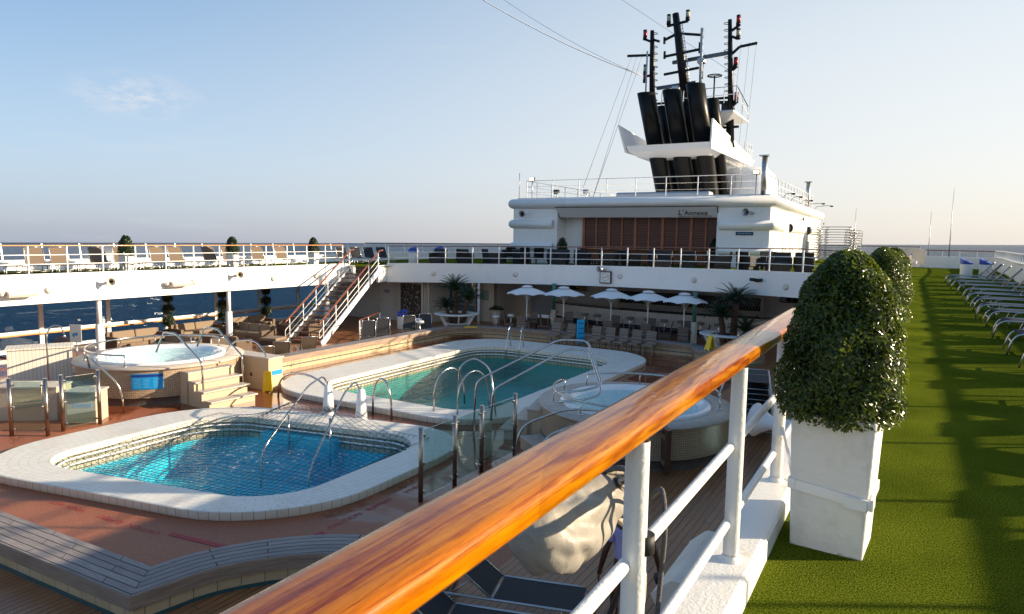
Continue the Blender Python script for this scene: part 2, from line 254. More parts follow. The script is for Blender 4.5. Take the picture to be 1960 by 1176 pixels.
def resin():
    m, t, b = newmat('red_brown_resin_floor'); L = t.links.new; co = N(t, 'TexCoord')
    n = N(t, 'TexNoise', i_Scale=75, i_Detail=5, i_Roughness=.75); L(co.outputs['Object'], n.inputs['Vector'])
    r = N(t, 'ValToRGB'); e = r.color_ramp.elements; e[0].position = .35; e[0].color = (.16, .040, .018, 1); e[1].position = .70; e[1].color = (.52, .19, .085, 1); L(n.outputs[0], r.inputs[0])
    n2 = N(t, 'TexNoise', i_Scale=.55, i_Detail=7, i_Roughness=.62, i_Distortion=.5); L(co.outputs['Object'], n2.inputs['Vector'])
    # wetter towards the far pool
    sx = N(t, 'SeparateXYZ'); L(co.outputs['Object'], sx.inputs[0])
    mr = N(t, 'MapRange', i_1=6.0, i_2=12.5, i_3=-.20, i_4=.13); L(sx.outputs[1], mr.inputs[0])
    ad = N(t, 'Math', operation='ADD'); L(n2.outputs[0], ad.inputs[0]); L(mr.outputs[0], ad.inputs[1])
    rw = N(t, 'ValToRGB'); rw.color_ramp.elements[0].position = .47; rw.color_ramp.elements[1].position = .57; L(ad.outputs[0], rw.inputs[0])
    dk = N(t, 'MixRGB', blend_type='MULTIPLY', i_2=(.62, .52, .48, 1)); L(rw.outputs[0], dk.inputs[0]); L(r.outputs[0], dk.inputs[1]); L(dk.outputs[0], b.inputs['Base Color'])
    ro = N(t, 'MapRange', i_1=0, i_2=1, i_3=.55, i_4=.07); L(rw.outputs[0], ro.inputs[0]); L(ro.outputs[0], b.inputs['Roughness'])
    bs = N(t, 'MapRange', i_1=0, i_2=1, i_3=.5, i_4=.03); L(rw.outputs[0], bs.inputs[0])
    bp = N(t, 'Bump', i_Distance=.003); L(n.outputs[0], bp.inputs['Height']); L(bs.outputs[0], bp.inputs['Strength']); L(bp.outputs[0], b.inputs['Normal'])
    return m
M['resin'] = resin()
def turf():
    m, t, b = newmat('artificial_turf'); L = t.links.new; co = N(t, 'TexCoord')
    n = N(t, 'TexNoise', i_Scale=120, i_Detail=3, i_Roughness=.7); mpn = N(t, 'Mapping', i_Scale=(1, .7, 1)); L(co.outputs['Object'], mpn.inputs[0]); L(mpn.outputs[0], n.inputs['Vector'])
    r = N(t, 'ValToRGB'); e = r.color_ramp.elements; e[0].position = .36; e[0].color = (.014, .030, .002, 1); e[1].position = .68; e[1].color = (.19, .235, .024, 1); L(n.outputs[0], r.inputs[0])
    n2 = N(t, 'TexNoise', i_Scale=1.1, i_Detail=5); L(co.outputs['Object'], n2.inputs['Vector'])
    r2 = N(t, 'ValToRGB'); r2.color_ramp.elements[0].position = .3; r2.color_ramp.elements[0].color = (.58, .62, .55, 1); r2.color_ramp.elements[1].position = .7; r2.color_ramp.elements[1].color = (1.15, 1.1, 1, 1); L(n2.outputs[0], r2.inputs[0])
    mu = N(t, 'MixRGB', blend_type='MULTIPLY', i_0=1); L(r.outputs[0], mu.inputs[1]); L(r2.outputs[0], mu.inputs[2]); L(mu.outputs[0], b.inputs['Base Color'])
    b.inputs['Roughness'].default_value = .9; b.inputs['Specular IOR Level'].default_value = .0
    bp = N(t, 'Bump', i_Strength=.8, i_Distance=.012); L(n.outputs[0], bp.inputs['Height']); L(bp.outputs[0], b.inputs['Normal'])
    return m
M['turf'] = turf()
def sea():
    m, t, b = newmat('sea_water'); L = t.links.new; co = N(t, 'TexCoord')
    mpn = N(t, 'Mapping', i_Scale=(1, 1.8, 1)); mpn.inputs['Rotation'].default_value = (0, 0, R(35)); L(co.outputs['Object'], mpn.inputs[0])
    n1 = N(t, 'TexNoise', i_Scale=.045, i_Detail=8, i_Roughness=.62); L(mpn.outputs[0], n1.inputs['Vector'])
    n2 = N(t, 'TexNoise', i_Scale=.3, i_Detail=6, i_Roughness=.65); L(mpn.outputs[0], n2.inputs['Vector'])
    ad = N(t, 'MixRGB', i_0=.35); L(n1.outputs[0], ad.inputs[1]); L(n2.outputs[0], ad.inputs[2])
    bp = N(t, 'Bump', i_Strength=.9, i_Distance=5.0); L(ad.outputs[0], bp.inputs['Height']); L(bp.outputs[0], b.inputs['Normal'])
    nc = N(t, 'TexNoise', i_Scale=.16, i_Detail=9, i_Roughness=.66, i_Distortion=.6); L(mpn.outputs[0], nc.inputs['Vector'])
    r = N(t, 'ValToRGB'); e = r.color_ramp.elements; e[0].position = .685; e[0].color = (0, 0, 0, 1); e[1].position = .74; e[1].color = (1, 1, 1, 1); L(nc.outputs[0], r.inputs[0])
    r0 = N(t, 'ValToRGB'); e = r0.color_ramp.elements; e[0].position = .3; e[0].color = (.0008, .007, .030, 1); e[1].position = .75; e[1].color = (.002, .020, .070, 1); L(n2.outputs[0], r0.inputs[0])
    mx = N(t, 'MixRGB', i_2=(.75, .8, .85, 1)); L(r.outputs[0], mx.inputs[0]); L(r0.outputs[0], mx.inputs[1]); L(mx.outputs[0], b.inputs['Base Color'])
    b.inputs['Roughness'].default_value = .28; b.inputs['Specular IOR Level'].default_value = .07
    return m
M['sea'] = sea()
def leafmat(name, a, c, tr=.25, rough=.3):
    m, t, b = newmat(name); L = t.links.new; g = N(t, 'NewGeometry')
    r = N(t, 'ValToRGB'); e = r.color_ramp.elements; e[0].color = c4(a); e[1].color = c4(c); L(g.outputs['Random Per Island'], r.inputs[0]); L(r.outputs[0], b.inputs['Base Color'])
    b.inputs['Roughness'].default_value = rough
    o = t.nodes['Material Output']; tl = N(t, 'BsdfTranslucent', i_Color=c4((c[0]*2.2, c[1]*2, c[2]))); mx = N(t, 'MixShader', i_0=tr)
    L(b.outputs[0], mx.inputs[1]); L(tl.outputs[0], mx.inputs[2]); L(mx.outputs[0], o.inputs[0]); return m
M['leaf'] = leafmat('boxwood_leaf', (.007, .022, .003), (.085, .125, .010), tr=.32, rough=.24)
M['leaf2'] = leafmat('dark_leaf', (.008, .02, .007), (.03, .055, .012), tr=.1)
M['palm'] = leafmat('cycad_frond', (.010, .028, .014), (.025, .055, .022), tr=.1, rough=.4)
M['purple'] = leafmat('dark_purple_leaf', (.03, .012, .015), (.06, .03, .02), tr=.1)
M['canvas'] = pm('white_canvas_cover', (.29, .265, .225), (.19, .16, .12), rough=.5, scale=6, lo=.5, hi=.8, bump=.5, bscale=7, bdist=.03)
def lampmat():
    m, t, b = newmat('lit_lamp'); b.inputs['Emission Color'].default_value = (1, .75, .4, 1); b.inputs['Emission Strength'].default_value = 3.5; b.inputs['Base Color'].default_value = (.8, .7, .5, 1); return m
M['lit'] = lampmat()
# ---------------- mesh builder ----------------
class MB:
    def __init__(s): s.v = []; s.f = []; s.uv = []; s.sm = []
    def face(s, idx, uv=None, smooth=False): s.f.append(idx); s.uv.append(uv); s.sm.append(smooth)
    def add(s, vs, fs, smooth=False, uvs=None):
        o = len(s.v); s.v += [tuple(v) for v in vs]
        for i, f in enumerate(fs): s.face([o + k for k in f], uvs[i] if uvs else None, smooth)
        return s
    def box(s, c, d, rz=0, m=None):
        x, y, z = d[0]/2, d[1]/2, d[2]/2
        vs = [Vector((a*x, b*y, e*z)) for a in (-1, 1) for b in (-1, 1) for e in (-1, 1)]
        q = (m if m is not None else Matrix.Rotation(rz, 3, 'Z')); vs = [q @ v + Vector(c) for v in vs]
        return s.add(vs, [(0, 1, 3, 2), (4, 6, 7, 5), (0, 4, 5, 1), (2, 3, 7, 6), (0, 2, 6, 4), (1, 5, 7, 3)])
    def bar(s, a, b, w, h, up=(0, 0, 1)):
        a, b = Vector(a), Vector(b); d = (b - a); l = d.length; d.normalize(); u = Vector(up)
        r = d.cross(u); 
        if r.length < 1e-4: r = d.cross(Vector((0, 1, 0)))
        r.normalize(); u = r.cross(d); m = Matrix((r, d, u)).transposed()
        return s.box((a + b)/2, (w, l, h), m=m)
    def tube(s, pts, r, n=8, closed=False, cap=True):
        P = [Vector(p) for p in pts]; k = len(P); rs = r if isinstance(r, (list, tuple)) else [r]*k
        o = len(s.v); prev = None
        for i in range(k):
            if closed: t = P[(i+1) % k] - P[i-1]
            else: t = P[min(i+1, k-1)] - P[max(i-1, 0)]
            t.normalize()
            if prev is None:
                a = Vector((0, 0, 1)) if abs(t.z) < .9 else Vector((1, 0, 0)); u = t.cross(a).normalized()
            else:
                u = prev - t*prev.dot(t); u.normalize()
            prev = u; v = t.cross(u)
            for j in range(n):
                an = 2*math.pi*j/n; s.v.append(tuple(P[i] + (u*math.cos(an) + v*math.sin(an))*rs[i]))
        for i in range(k if closed else k-1):
            i2 = (i+1) % k
            for j in range(n):
                j2 = (j+1) % n; s.face([o+i*n+j, o+i*n+j2, o+i2*n+j2, o+i2*n+j], None, True)
        if cap and not closed:
            s.face([o+j for j in range(n)][::-1]); s.face([o+(k-1)*n+j for j in range(n)])
        return s
    def lathe(s, prof, c=(0, 0, 0), n=24, a0=0, a1=2*math.pi, m=None, smooth=True):
        o = len(s.v); full = abs(a1-a0-2*math.pi) < 1e-6; nn = n if full else n+1; c = Vector(c)
        for (r, z) in prof:
            for j in range(nn):
                an = a0+(a1-a0)*j/n; p = Vector((r*math.cos(an), r*math.sin(an), z)); s.v.append(tuple((m @ p if m is not None else p) + c))
        L = 0
        for i in range(len(prof)-1):
            dl = math.dist(prof[i], prof[i+1])
            for j in range(n):
                j2 = (j+1) % nn; rr = max(prof[i][0], prof[i+1][0]); u0 = (a0+(a1-a0)*j/n)*rr; u1 = (a0+(a1-a0)*(j+1)/n)*rr
                s.face([o+i*nn+j, o+i*nn+j2, o+(i+1)*nn+j2, o+(i+1)*nn+j], [(u0, L), (u1, L), (u1, L+dl), (u0, L+dl)], smooth)
            L += dl
        return s
    def loft(s, loops, closed=True, smooth=False, uo=0):
        o = len(s.v); k = len(loops[0])
        for l in loops: s.v += [tuple(p) for p in l]
        ref = [Vector(p) for p in loops[-1]]; U = [0]
        for i in range(k): U.append(U[-1] + (ref[(i+1) % k]-ref[i]).length)
        V = 0
        for a in range(len(loops)-1):
            mid = [(Vector(loops[a+1][i])-Vector(loops[a][i])).length for i in range(k)]; dv = sum(mid)/k
            for i in range(k if closed else k-1):
                i2 = (i+1) % k
                s.face([o+a*k+i, o+a*k+i2, o+(a+1)*k+i2, o+(a+1)*k+i], [(U[i], V), (U[i+1], V), (U[i+1], V+dv), (U[i], V+dv)], smooth)
            V += dv
        return s
    def sweep(s, path, prof, closed=False, smooth=False, cap=True, pclosed=False):
        """prof: list of (right, up); mitred at corners"""
        P = [Vector((p[0], p[1], p[2] if len(p) > 2 else 0)) for p in path]; k = len(P); loops = [[] for _ in prof]
        for i in range(k):
            a = P[i-1] if (i > 0 or closed) else None; b = P[(i+1) % k] if (i < k-1 or closed) else None
            t1 = (P[i]-a).to_2d().normalized() if a is not None else None; t2 = (b-P[i]).to_2d().normalized() if b is not None else None
            if t1 is None: t1 = t2
            if t2 is None: t2 = t1
            n1 = Vector((t1.y, -t1.x)); n2 = Vector((t2.y, -t2.x)); nn = (n1+n2); nn.normalize(); sc = 1/max(.35, nn.dot(n1))
            for q, (r, u) in enumerate(prof): loops[q].append((P[i].x+nn.x*r*sc, P[i].y+nn.y*r*sc, P[i].z+u))
        if pclosed: loops.append(loops[0])
        s.loft(loops, closed, smooth)
        if cap and not closed and pclosed:
            q = len(loops)-1
            s.add([loops[j][0] for j in range(q)], [list(range(q))]); s.add([loops[j][-1] for j in range(q)], [list(range(q))[::-1]])
        return s
    def poly(s, pts, z=None, uv=True):
        vs = [(p[0], p[1], z if z is not None else p[2]) for p in pts]
        return s.add(vs, [list(range(len(vs)))], uvs=[[(p[0], p[1]) for p in vs]])
    def prism(s, pts, z0, z1):
        k = len(pts); s.add([(p[0], p[1], z0) for p in pts]+[(p[0], p[1], z1) for p in pts], [list(range(k))[::-1], [k+i for i in range(k)]]+[(i, (i+1) % k, k+(i+1) % k, k+i) for i in range(k)]); return s
    def ball(s, c, r, n=10, sc=(1, 1, 1)):
        prof = [(math.sin(math.pi*i/n)*1.0, -math.cos(math.pi*i/n)) for i in range(n+1)]
        m = Matrix.Diagonal((r*sc[0], r*sc[1], r*sc[2])); return s.lathe(prof, c, n=n*2, m=m)
    def build(s, name, m, parent=None, w=False, bev=0, seg=2, mats=None):
        me = bpy.data.meshes.new(name); vs = s.v
        if w and parent is not None:
            im = loc_m(parent).inverted(); vs = [tuple(im @ Vector(v)) for v in vs]
        me.from_pydata(vs, [], s.f); me.materials.append(M[m] if isinstance(m, str) else m)
        if any(u is not None for u in s.uv):
            ul = me.uv_layers.new(name='UVMap'); k = 0
            for f, u in zip(s.f, s.uv):
                for j in range(len(f)):
                    ul.data[k].uv = u[j] if u is not None else (0, 0); k += 1
        me.polygons.foreach_set('use_smooth', s.sm); me.update()
        o = bpy.data.objects.new(name, me); col.objects.link(o)
        if parent is not None: o.parent = parent
        if bev:
            b = o.modifiers.new('bevel', 'BEVEL'); b.width = bev; b.segments = seg; b.limit_method = 'ANGLE'; b.angle_limit = R(40); b.harden_normals = False
        return o
def loc_m(o): return Matrix.Translation(o.location) @ o.rotation_euler.to_matrix().to_4x4() @ Matrix.Diagonal((*o.scale, 1))
def tag(o, label=None, cat=None, group=None, kind=None):
    if label: o['label'] = label
    if cat: o['category'] = cat
    if group: o['group'] = group
    if kind: o['kind'] = kind
    return o
def thing(name, label, cat, loc=(0, 0, 0), rz=0, group=None, sc=None):
    o = bpy.data.objects.new(name, None); col.objects.link(o); o.location = loc; o.rotation_euler = (0, 0, rz); o.empty_display_size = .2
    if sc: o.scale = (sc, sc, sc)
    return tag(o, label, cat, group)
def structure(name, mb, m, label=None):
    o = mb.build(name, m); tag(o, label, None, None, 'structure'); return o
CH = {}
def kids(o):
    return [c for c in bpy.data.objects if c.parent == o] if o.name not in CH else CH[o.name]
def freeze(o):
    CH[o.name] = [c for c in bpy.data.objects if c.parent == o]
    for c in CH[o.name]: CH[c.name] = [d for d in bpy.data.objects if d.parent == c]
def dup(o, loc, rz, label, group=None, sc=None):
    if o.name not in CH: freeze(o)
    r = o.copy(); col.objects.link(r); r.location = loc; r.rotation_euler = (0, 0, rz); r['label'] = label
    if group: r['group'] = group
    if sc: r.scale = (sc, sc, sc)
    for ch in CH[o.name]:
        c = ch.copy(); col.objects.link(c); c.parent = r
        for g in CH.get(ch.name, []):
            d = g.copy(); col.objects.link(d); d.parent = c
    return r
def proto_use(proto, spots, labels, group):
    """first spot moves the prototype itself, the rest are copies"""
    freeze(proto); out = []
    for i, (loc, rz) in enumerate(spots):
        if i == 0:
            proto.location = loc; proto.rotation_euler = (0, 0, rz); proto['label'] = labels[0]; proto['group'] = group; out.append(proto)
        else: out.append(dup(proto, loc, rz, labels[i], group))
    return out
OR = ['first', 'second', 'third', 'fourth', 'fifth', 'sixth', 'seventh', 'eighth', 'ninth', 'tenth', 'eleventh', 'twelfth', 'thirteenth', 'fourteenth', 'fifteenth', 'sixteenth']
def rr(x0, y0, x1, y1, r, z, n=10, ns=6):
    """rounded rectangle, counter-clockwise; r one radius"""
    pts = []; cs = [(x1-r, y0+r, -90), (x1-r, y1-r, 0), (x0+r, y1-r, 90), (x0+r, y0+r, 180)]
    for i, (cx, cy, a) in enumerate(cs):
        for j in range(n+1):
            an = R(a+90*j/n); pts.append((cx+r*math.cos(an), cy+r*math.sin(an), z))
        nx = cs[(i+1) % 4]; an = R(nx[2]); q = (nx[0]+r*math.cos(an), nx[1]+r*math.sin(an)); p = pts[-1]
        for j in range(1, ns): pts.append((p[0]+(q[0]-p[0])*j/ns, p[1]+(q[1]-p[1])*j/ns, z))
    return pts
def smooth_path(ctrl, n=8):
    """Catmull-Rom through 3-D control points"""
    P = [Vector(p) for p in ctrl]; P = [P[0]*2-P[1]] + P + [P[-1]*2-P[-2]]; out = []
    for i in range(1, len(P)-2):
        for j in range(n):
            t = j/n; out.append(.5*((2*P[i]) + (-P[i-1]+P[i+1])*t + (2*P[i-1]-5*P[i]+4*P[i+1]-P[i+2])*t*t + (-P[i-1]+3*P[i]-3*P[i+1]+P[i+2])*t**3))
    out.append(P[-2]); return out
def fillet(ctrl, r=.12, n=5):
    """polyline with rounded corners, for bent tube"""
    P = [Vector(p) for p in ctrl]; out = [P[0]]
    for i in range(1, len(P)-1):
        a = (P[i-1]-P[i]); b = (P[i+1]-P[i]); q = min(r, a.length*.45, b.length*.45); p0 = P[i]+a.normalized()*q; p1 = P[i]+b.normalized()*q
        for j in range(n+1):
            t = j/n; out.append(p0*(1-t)**2 + P[i]*2*t*(1-t) + p1*t*t)
    out.append(P[-1]); return out
# ---------------- sea ----------------
s = MB(); Rr = 40000
s.poly([(-Rr, -Rr, 0), (Rr, -Rr, 0), (Rr, Rr, 0), (-Rr, Rr, 0)])
o = structure('sea', s, 'sea'); o.location = (0, 0, -17); o.rotation_euler = (0, R(-.94), 0)
# ---------------- levels ----------------
ZP, ZT, ZB = -3.30, -3.20, -2.80          # pool floor, teak deck, bench top
def dz(x): return max(0, min(.34, .03+(x+24.2)*.0145)) if x < -2.6 else max(0, .34*(-.8-x)/1.8)
def ey(x): return 31.5-.027*(x+13.35)**2     # plan curve of the far well edge
def edge_pts(x0, x1, n, dy=0): return [(x0+(x1-x0)*i/n, ey(x0+(x1-x0)*i/n)+dy) for i in range(n+1)]
# upper turf decks
s = MB(); s.poly([(-.56, -7, 0), (4.35, -7, 0), (4.35, 40, 0), (4.9, 56.5, 0), (.9, 56.5, 0), (-.56, 56, 0)]); structure('starboard_turf_deck', s, 'turf')
s = MB(); s.poly([(-31, -7, -.02), (-25.9, -7, -.02), (-25.9, 26.9, -.02), (-25.9, 34, -.02), (-31, 34, -.02)]); structure('port_turf_deck', s, 'turf')
s = MB(); X = [-31, -25.9, -24.3] + [-24.3+i*1.8 for i in range(1, 13)] + [-2.6, -1.6, -.8, -.57]
X = sorted(set(X)); a = [(x, ey(max(x, -24.3)) + .12, dz(x)) for x in X]; b = [(x, 68, dz(x)) for x in X]
a[0] = (-31, 34, dz(-31)); a[1] = (-25.9, 34, dz(-31)); s.loft([a, b], closed=False); structure('forward_turf_deck', s, 'turf')
s = MB(); s.poly([(-25.9, 26.9, -.021), (-24.9, 26.5, -.021), (-23.95, 27.6, -.021), (-24.15, 34.1, -.021), (-25.9, 34.1, -.021)]); structure('stair_landing', s, 'turf')
# underside slabs (ceilings of the deck below)
s = MB(); s.box((2.0, 20, -.50), (5.2, 60, .75)); s.box((-28.5, 14, -.50), (5.0, 44, .75))
s2 = [(x, y, 0) for x, y in edge_pts(-24.3, -.6, 16, .2)]; s.loft([[(x, y, dz(x)-.72) for x, y, _ in s2], [(x, 60, dz(x)-.72) for x, y, _ in s2]], closed=False)
structure('deck_underside', s, 'white')
# pool floor and teak deck
P1I, P1O = (-15.5, 7.38, -9.42, 12.0), (-16.75, 6.58, -8.5, 12.97)
def SH(x): return .2*(x+12.45)      # the near pool's cross edges run slightly askew
P2I, P2O = (-16.1, 15.1, -9.75, 25.2), (-17.75, 14.15, -8.65, 27.3)
s = MB(); X0, X1, Y0, Y1 = -19.4, -4.6, 4.6, 28.7
def frect(a, b, c, d): s.poly([(a, b, ZP), (c, b, ZP), (c, d, ZP), (a, d, ZP)])
h1 = (P1I[0]-.12, P1I[1]-.12, P1I[2]+.12, P1I[3]+.12); h2 = (P2I[0]-.12, P2I[1]-.12, P2I[2]+.12, P2I[3]+.12)
ya = lambda x: h1[1]+SH(x); yb = lambda x: h1[3]+SH(x)
def q4(a, b, f0, f1): s.poly([(a, f0(a), ZP), (b, f0(b), ZP), (b, f1(b), ZP), (a, f1(a), ZP)])
q4(X0, X1, lambda x: Y0, ya); q4(X0, h1[0], ya, yb); q4(h1[2], X1, ya, yb); q4(X0, X1, yb, lambda x: h2[1])
frect(X0, h2[1], h2[0], h2[3]); frect(h2[2], h2[1], X1, h2[3]); frect(X0, h2[3], X1, Y1); frect(-31, Y0, X0, 12.6)
structure('pool_floor', s, 'resin')
arc = smooth_path([(-8.15, 4.8, ZB), (-7.98, 5.55, ZB), (-7.55, 6.25, ZB), (-6.9, 6.85, ZB), (-6.1, 7.2, ZB), (-5.2, 7.35, ZB)], 6)
s = MB(); A = [(p.x-.2, p.y+.15) for p in arc]
s.poly([(-31, -7, ZT), (4, -7, ZT), (4, 36.5, ZT), (-31, 36.5, ZT), (-31, 12.6, ZT), (-19.5, 12.6, ZT), (-19.5, 26.6, ZT), (-17.4, 28.75, ZT), (-6.6, 28.75, ZT), (-4.9, 26.5, ZT), (-4.9, 7.6, ZT)] + A[::-1] + [(-31, 4.9)], z=ZT)
structure('teak_deck', s, 'teakdeck')
# ---------------- benches round the pools ----------------
def bench(name, path, label, wd=.60, inner=-1, closed=False, face_in=True):
    """top planks + fascia boards + tiled risers, swept along a plan path; right side = outward (terrace)"""
    b = thing(name, label, 'bench', (path[0][0], path[0][1], ZT))
    P = [(p[0], p[1], 0) for p in path]; h = wd/2
    m = MB(); m.sweep(P, [(-h, ZB-.02), (-h, ZB), (h, ZB), (h, ZB-.02)], closed); m.build('plank_top', 'benchtop', b, w=True)
    m = MB(); m.sweep(P, [(h+.002, ZB-.003), (h+.012, ZB-.02), (h+.012, ZB-.19), (h-.04, ZB-.195)], closed); m.sweep(P, [(-h+.04, ZB-.195), (-h-.012, ZB-.19), (-h-.012, ZB-.02), (-h-.002, ZB-.003)], closed)
    m.build('fascia_board', 'benchside', b, w=True)
    m = MB(); m.sweep(P, [(h-.05, ZB-.19), (h-.05, ZT-.02)], closed); m.sweep(P, [(-h+.05, ZP-.02), (-h+.05, ZB-.19)], closed); m.build('tiled_riser', 'benchtile', b, w=True)
    m = MB(); m.sweep(P, [(h-.045, ZT+.045), (h-.03, ZT+.045), (h-.03, ZT), (h-.045, ZT)], closed); m.sweep(P, [(-h+.045, ZP+.17), (-h+.03, ZP+.17), (-h+.03, ZP+.135), (-h+.045, ZP+.135)], closed); m.build('rubber_strip', 'tealline', b, w=True)
    m = MB()
    ends = [(P[0], P[1]), (P[-1], P[-2])]
    for p, q in ends:
        d = (Vector(q)-Vector(p)).normalized(); n = Vector((d.y, -d.x, 0)); c = Vector(p)
        m.add([c-n*h+Vector((0, 0, ZB-.01)), c+n*h+Vector((0, 0, ZB-.01)), c+n*h+Vector((0, 0, ZP)), c-n*h+Vector((0, 0, ZP))], [(0, 1, 2, 3)])
    m.build('end_panel', 'stone', b, w=True)
    return b
bench('plank_bench', [(-30, 4.05), (-22, 4.35), (-15, 4.5), (-8.15, 4.8)] + [(p.x, p.y) for p in arc[4:]], 'weathered plank bench on tiled base turning the near corner of the pool area')
bench('plank_bench', [(-19.5, 26.6), (-19.5, 13.4)][::-1][::-1], 'long straight bench on tiled wall along the port side of the far pool')
fb = smooth_path([(-19.5, 26.6), (-19.35, 27.4), (-18.7, 28.2), (-17.4, 28.62)], 4)
fb = [(p.x, p.y) for p in fb] + [(-14, 28.85), (-10, 28.9), (-7.6, 28.8)]
bench('plank_bench', fb[::-1], 'wall bench with pinkish brown top behind the row of wicker chairs')
bench('plank_bench', [(-7.5, 28.7), (-7.15, 27.7), (-6.4, 27.1), (-5.5, 27.2), (-4.9, 27.9)][::-1], 'rounded bulging bench end below the yellow wet floor signs')
# ---------------- pools ----------------
def pool(name, label, I, O, ri, ro, zc, zw, zb, bmat, wm, nm, k=0):
    t = thing(name, label, 'swimming pool', ((O[0]+O[2])/2, (O[1]+O[3])/2, ZP))
    i0 = rr(*I, ri, zc); o0 = rr(*O, ro, zc)
    def lp(rect, r, z, g): return [(p[0], p[1]+k*SH(p[0]), p[2]) for p in rr(rect[0]-g, rect[1]-g, rect[2]+g, rect[3]+g, r+g, z)]
    m = MB(); m.loft([lp(O, ro, zc-.012, 0), lp(O, ro, zc, -.03), lp(I, ri, zc, .03), lp(I, ri, zc-.012, 0)], smooth=False); m.build('coping', 'coping', t, w=True)
    m = MB(); m.loft([lp(O, ro, ZP, -.02), lp(O, ro, ZP+.05, 0), lp(O, ro, zc-.012, 0)], smooth=True); m.loft([lp(I, ri, zc-.012, 0), lp(I, ri, zc-.14, 0)], smooth=True); m.build('coping_edge', 'copingface', t, w=True)
    m = MB(); m.loft([lp(I, ri, zc-.14, 0), lp(I, ri, zc-.14, .05), lp(I, ri, zw-.06, .05)], smooth=True); m.build('waterline_tile', 'basin_tile', t, w=True)
    b1 = lp(I, ri, zw-.06, .05); b2 = lp(I, ri, zb, .05)
    m = MB(); m.loft([b1, b2], smooth=True); m.add([p for p in b2], [list(range(len(b2)))], uvs=[[(p[0], p[1]) for p in b2]]); m.build('basin', bmat, t, w=True)
    m = MB(); q = lp(I, ri, zw, .05); m.add(q, [list(range(len(q)))]); wo = m.build('water', wm, t, w=True); tag(wo, nm)
    for dzz in (.20, .33):
        m = MB(); m.tube(lp(I, ri, zc-dzz, -.045), .022, 6, closed=True); m.build('perimeter_pipe', 'whiteplain', t, w=True)
    return t
pool1 = pool('swimming_pool', 'near square pool of bright azure water with white tiled rim, partly under a net', P1I, P1O, 1.15, 2.1, -3.13, -3.62, -4.45, 'basin_blue', watermat('azure_water', (.80, .97, 1.0), 3.2, .9, foam_glints=(10, .56, .66)), 'bright azure rippled water', k=1)  # white flecks painted on the water stand in for sun glints
pool2 = pool('swimming_pool', 'far larger pool of dark teal water with white tiled rim', P2I, P2O, 1.3, 2.3, -3.13, -3.62, -4.6, 'basin_teal', watermat('teal_water', (.55, .90, .86), 3.0, .8, foam_glints=(8, .66, .74)), 'dark teal rippled water')  # sparser white flecks, also glints painted on the water
# blue entry recess on the far wall of the near pool
m = MB(); m.box((-12.9, 11.85, -3.95), (2.1, .5, 1.1), R(11)); m.box((-12.9, 11.5, -4.15), (1.5, .6, .6), R(11)); m.build('entry_recess', 'bluepanel', pool1, w=True)
# ---------------- handrails of the pools ----------------
def pipes(name, label, cat, parts, r=.024, mat_='steel', group=None, base=None, plates=True):
    b0 = parts[0][0]; t = thing(name, label, cat, (b0[0], b0[1], b0[2]), group=group)
    for i, p in enumerate(parts):
        m = MB(); m.tube(p, r, 10); o = m.build('rail', mat_, t, w=True)
    return t
def stair_rail(a, apex, c, foot):  # from floor foot up, over apex, slanting down into the water
    return fillet([a, (a[0], a[1], apex[2]-.12), apex, c, foot], .22)
pipes('pool_handrail', 'bent steel handrail pair slanting into the azure pool under the net', 'handrail',
      [fillet([(-13.45, 13.26, -2.42), (-13.4, 13.05, -2.18), (-13.15, 12.3, -2.26), (-12.75, 10.5, -3.4), (-12.72, 10.4, -4.3)], .25),
       fillet([(-12.34, 13.30, -2.42), (-12.2, 13.0, -2.16), (-11.9, 12.3, -2.28), (-10.95, 10.25, -3.45), (-10.9, 10.1, -4.3)], .25),
       [(-13.0, 11.5, -2.75), (-13.0, 11.5, -3.9)], [(-11.6, 11.5, -2.70), (-11.6, 11.5, -3.9)]])
for i, (x, y) in enumerate([(-13.45, 13.28), (-12.35, 13.38)]):
    s = MB(); s.lathe([(.17, 0), (.165, .02), (.10, .80), (.075, .84), (0, .85)], (0, 0, 0), 24)
    t = thing('cone_pedestal', ['left', 'right'][i]+' white cone pedestal holding the handrail at the far rim of the azure pool', 'pedestal', (x, y, ZP), group='cone pedestals between the pools')
    s.build('cone', 'whiteplain', t); s = MB(); s.tube([(0, 0, .84), (0, 0, .93)], .03, 12); s.build('collar', 'steel', t)
def arch(p, q, h, n=12, z=ZP):
    return [(p[0]+(q[0]-p[0])*(1-math.cos(math.pi*i/n))/2, p[1]+(q[1]-p[1])*(1-math.cos(math.pi*i/n))/2, z+h*math.sin(math.pi*i/n)**.6 if i < n/2 else z+h*math.sin(math.pi*i/n)**.75) for i in range(n+1)]
pipes('arched_rail', 'large arched steel rail on the wet floor left of the cone pedestals', 'handrail', [arch((-16.2, 13.95), (-13.75, 13.75), .86)], .03)
pipes('arched_rail', 'narrow arched steel rail on the wet floor right of the cone pedestals', 'handrail', [arch((-12.5, 14.0), (-11.75, 13.9), 1.05)], .03)
def ladder(name, label, x, y, dx, dy, sp):
    n = Vector((dx, dy, 0)).normalized(); t_ = Vector((-n.y, n.x, 0)); P = []
    for sgn in (-1, 1):
        b = Vector((x, y, 0)) + t_*sp*sgn/2
        P.append(fillet([b - n*.35 + Vector((0, 0, -3.13)), b - n*.30 + Vector((0, 0, -2.32)), b - n*.12 + Vector((0, 0, -2.22)), b + n*.35 + Vector((0, 0, -3.1)), b + n*.37 + Vector((0, 0, -4.4))], .12))
    t = pipes(name, label, 'pool ladder', P)
    for k in range(3):
        m = MB(); z = -3.75-k*.25; m.box((x+n.x*.37, y+n.y*.37, z), (sp if abs(n.y) > .5 else .07, .07 if abs(n.y) > .5 else sp, .03)); m.build('step', 'steel', t, w=True)
ladder('pool_ladder', 'pair of steel ladder rails at the far left end of the teal pool', -14.55, 25.35, .25, -1, .58)
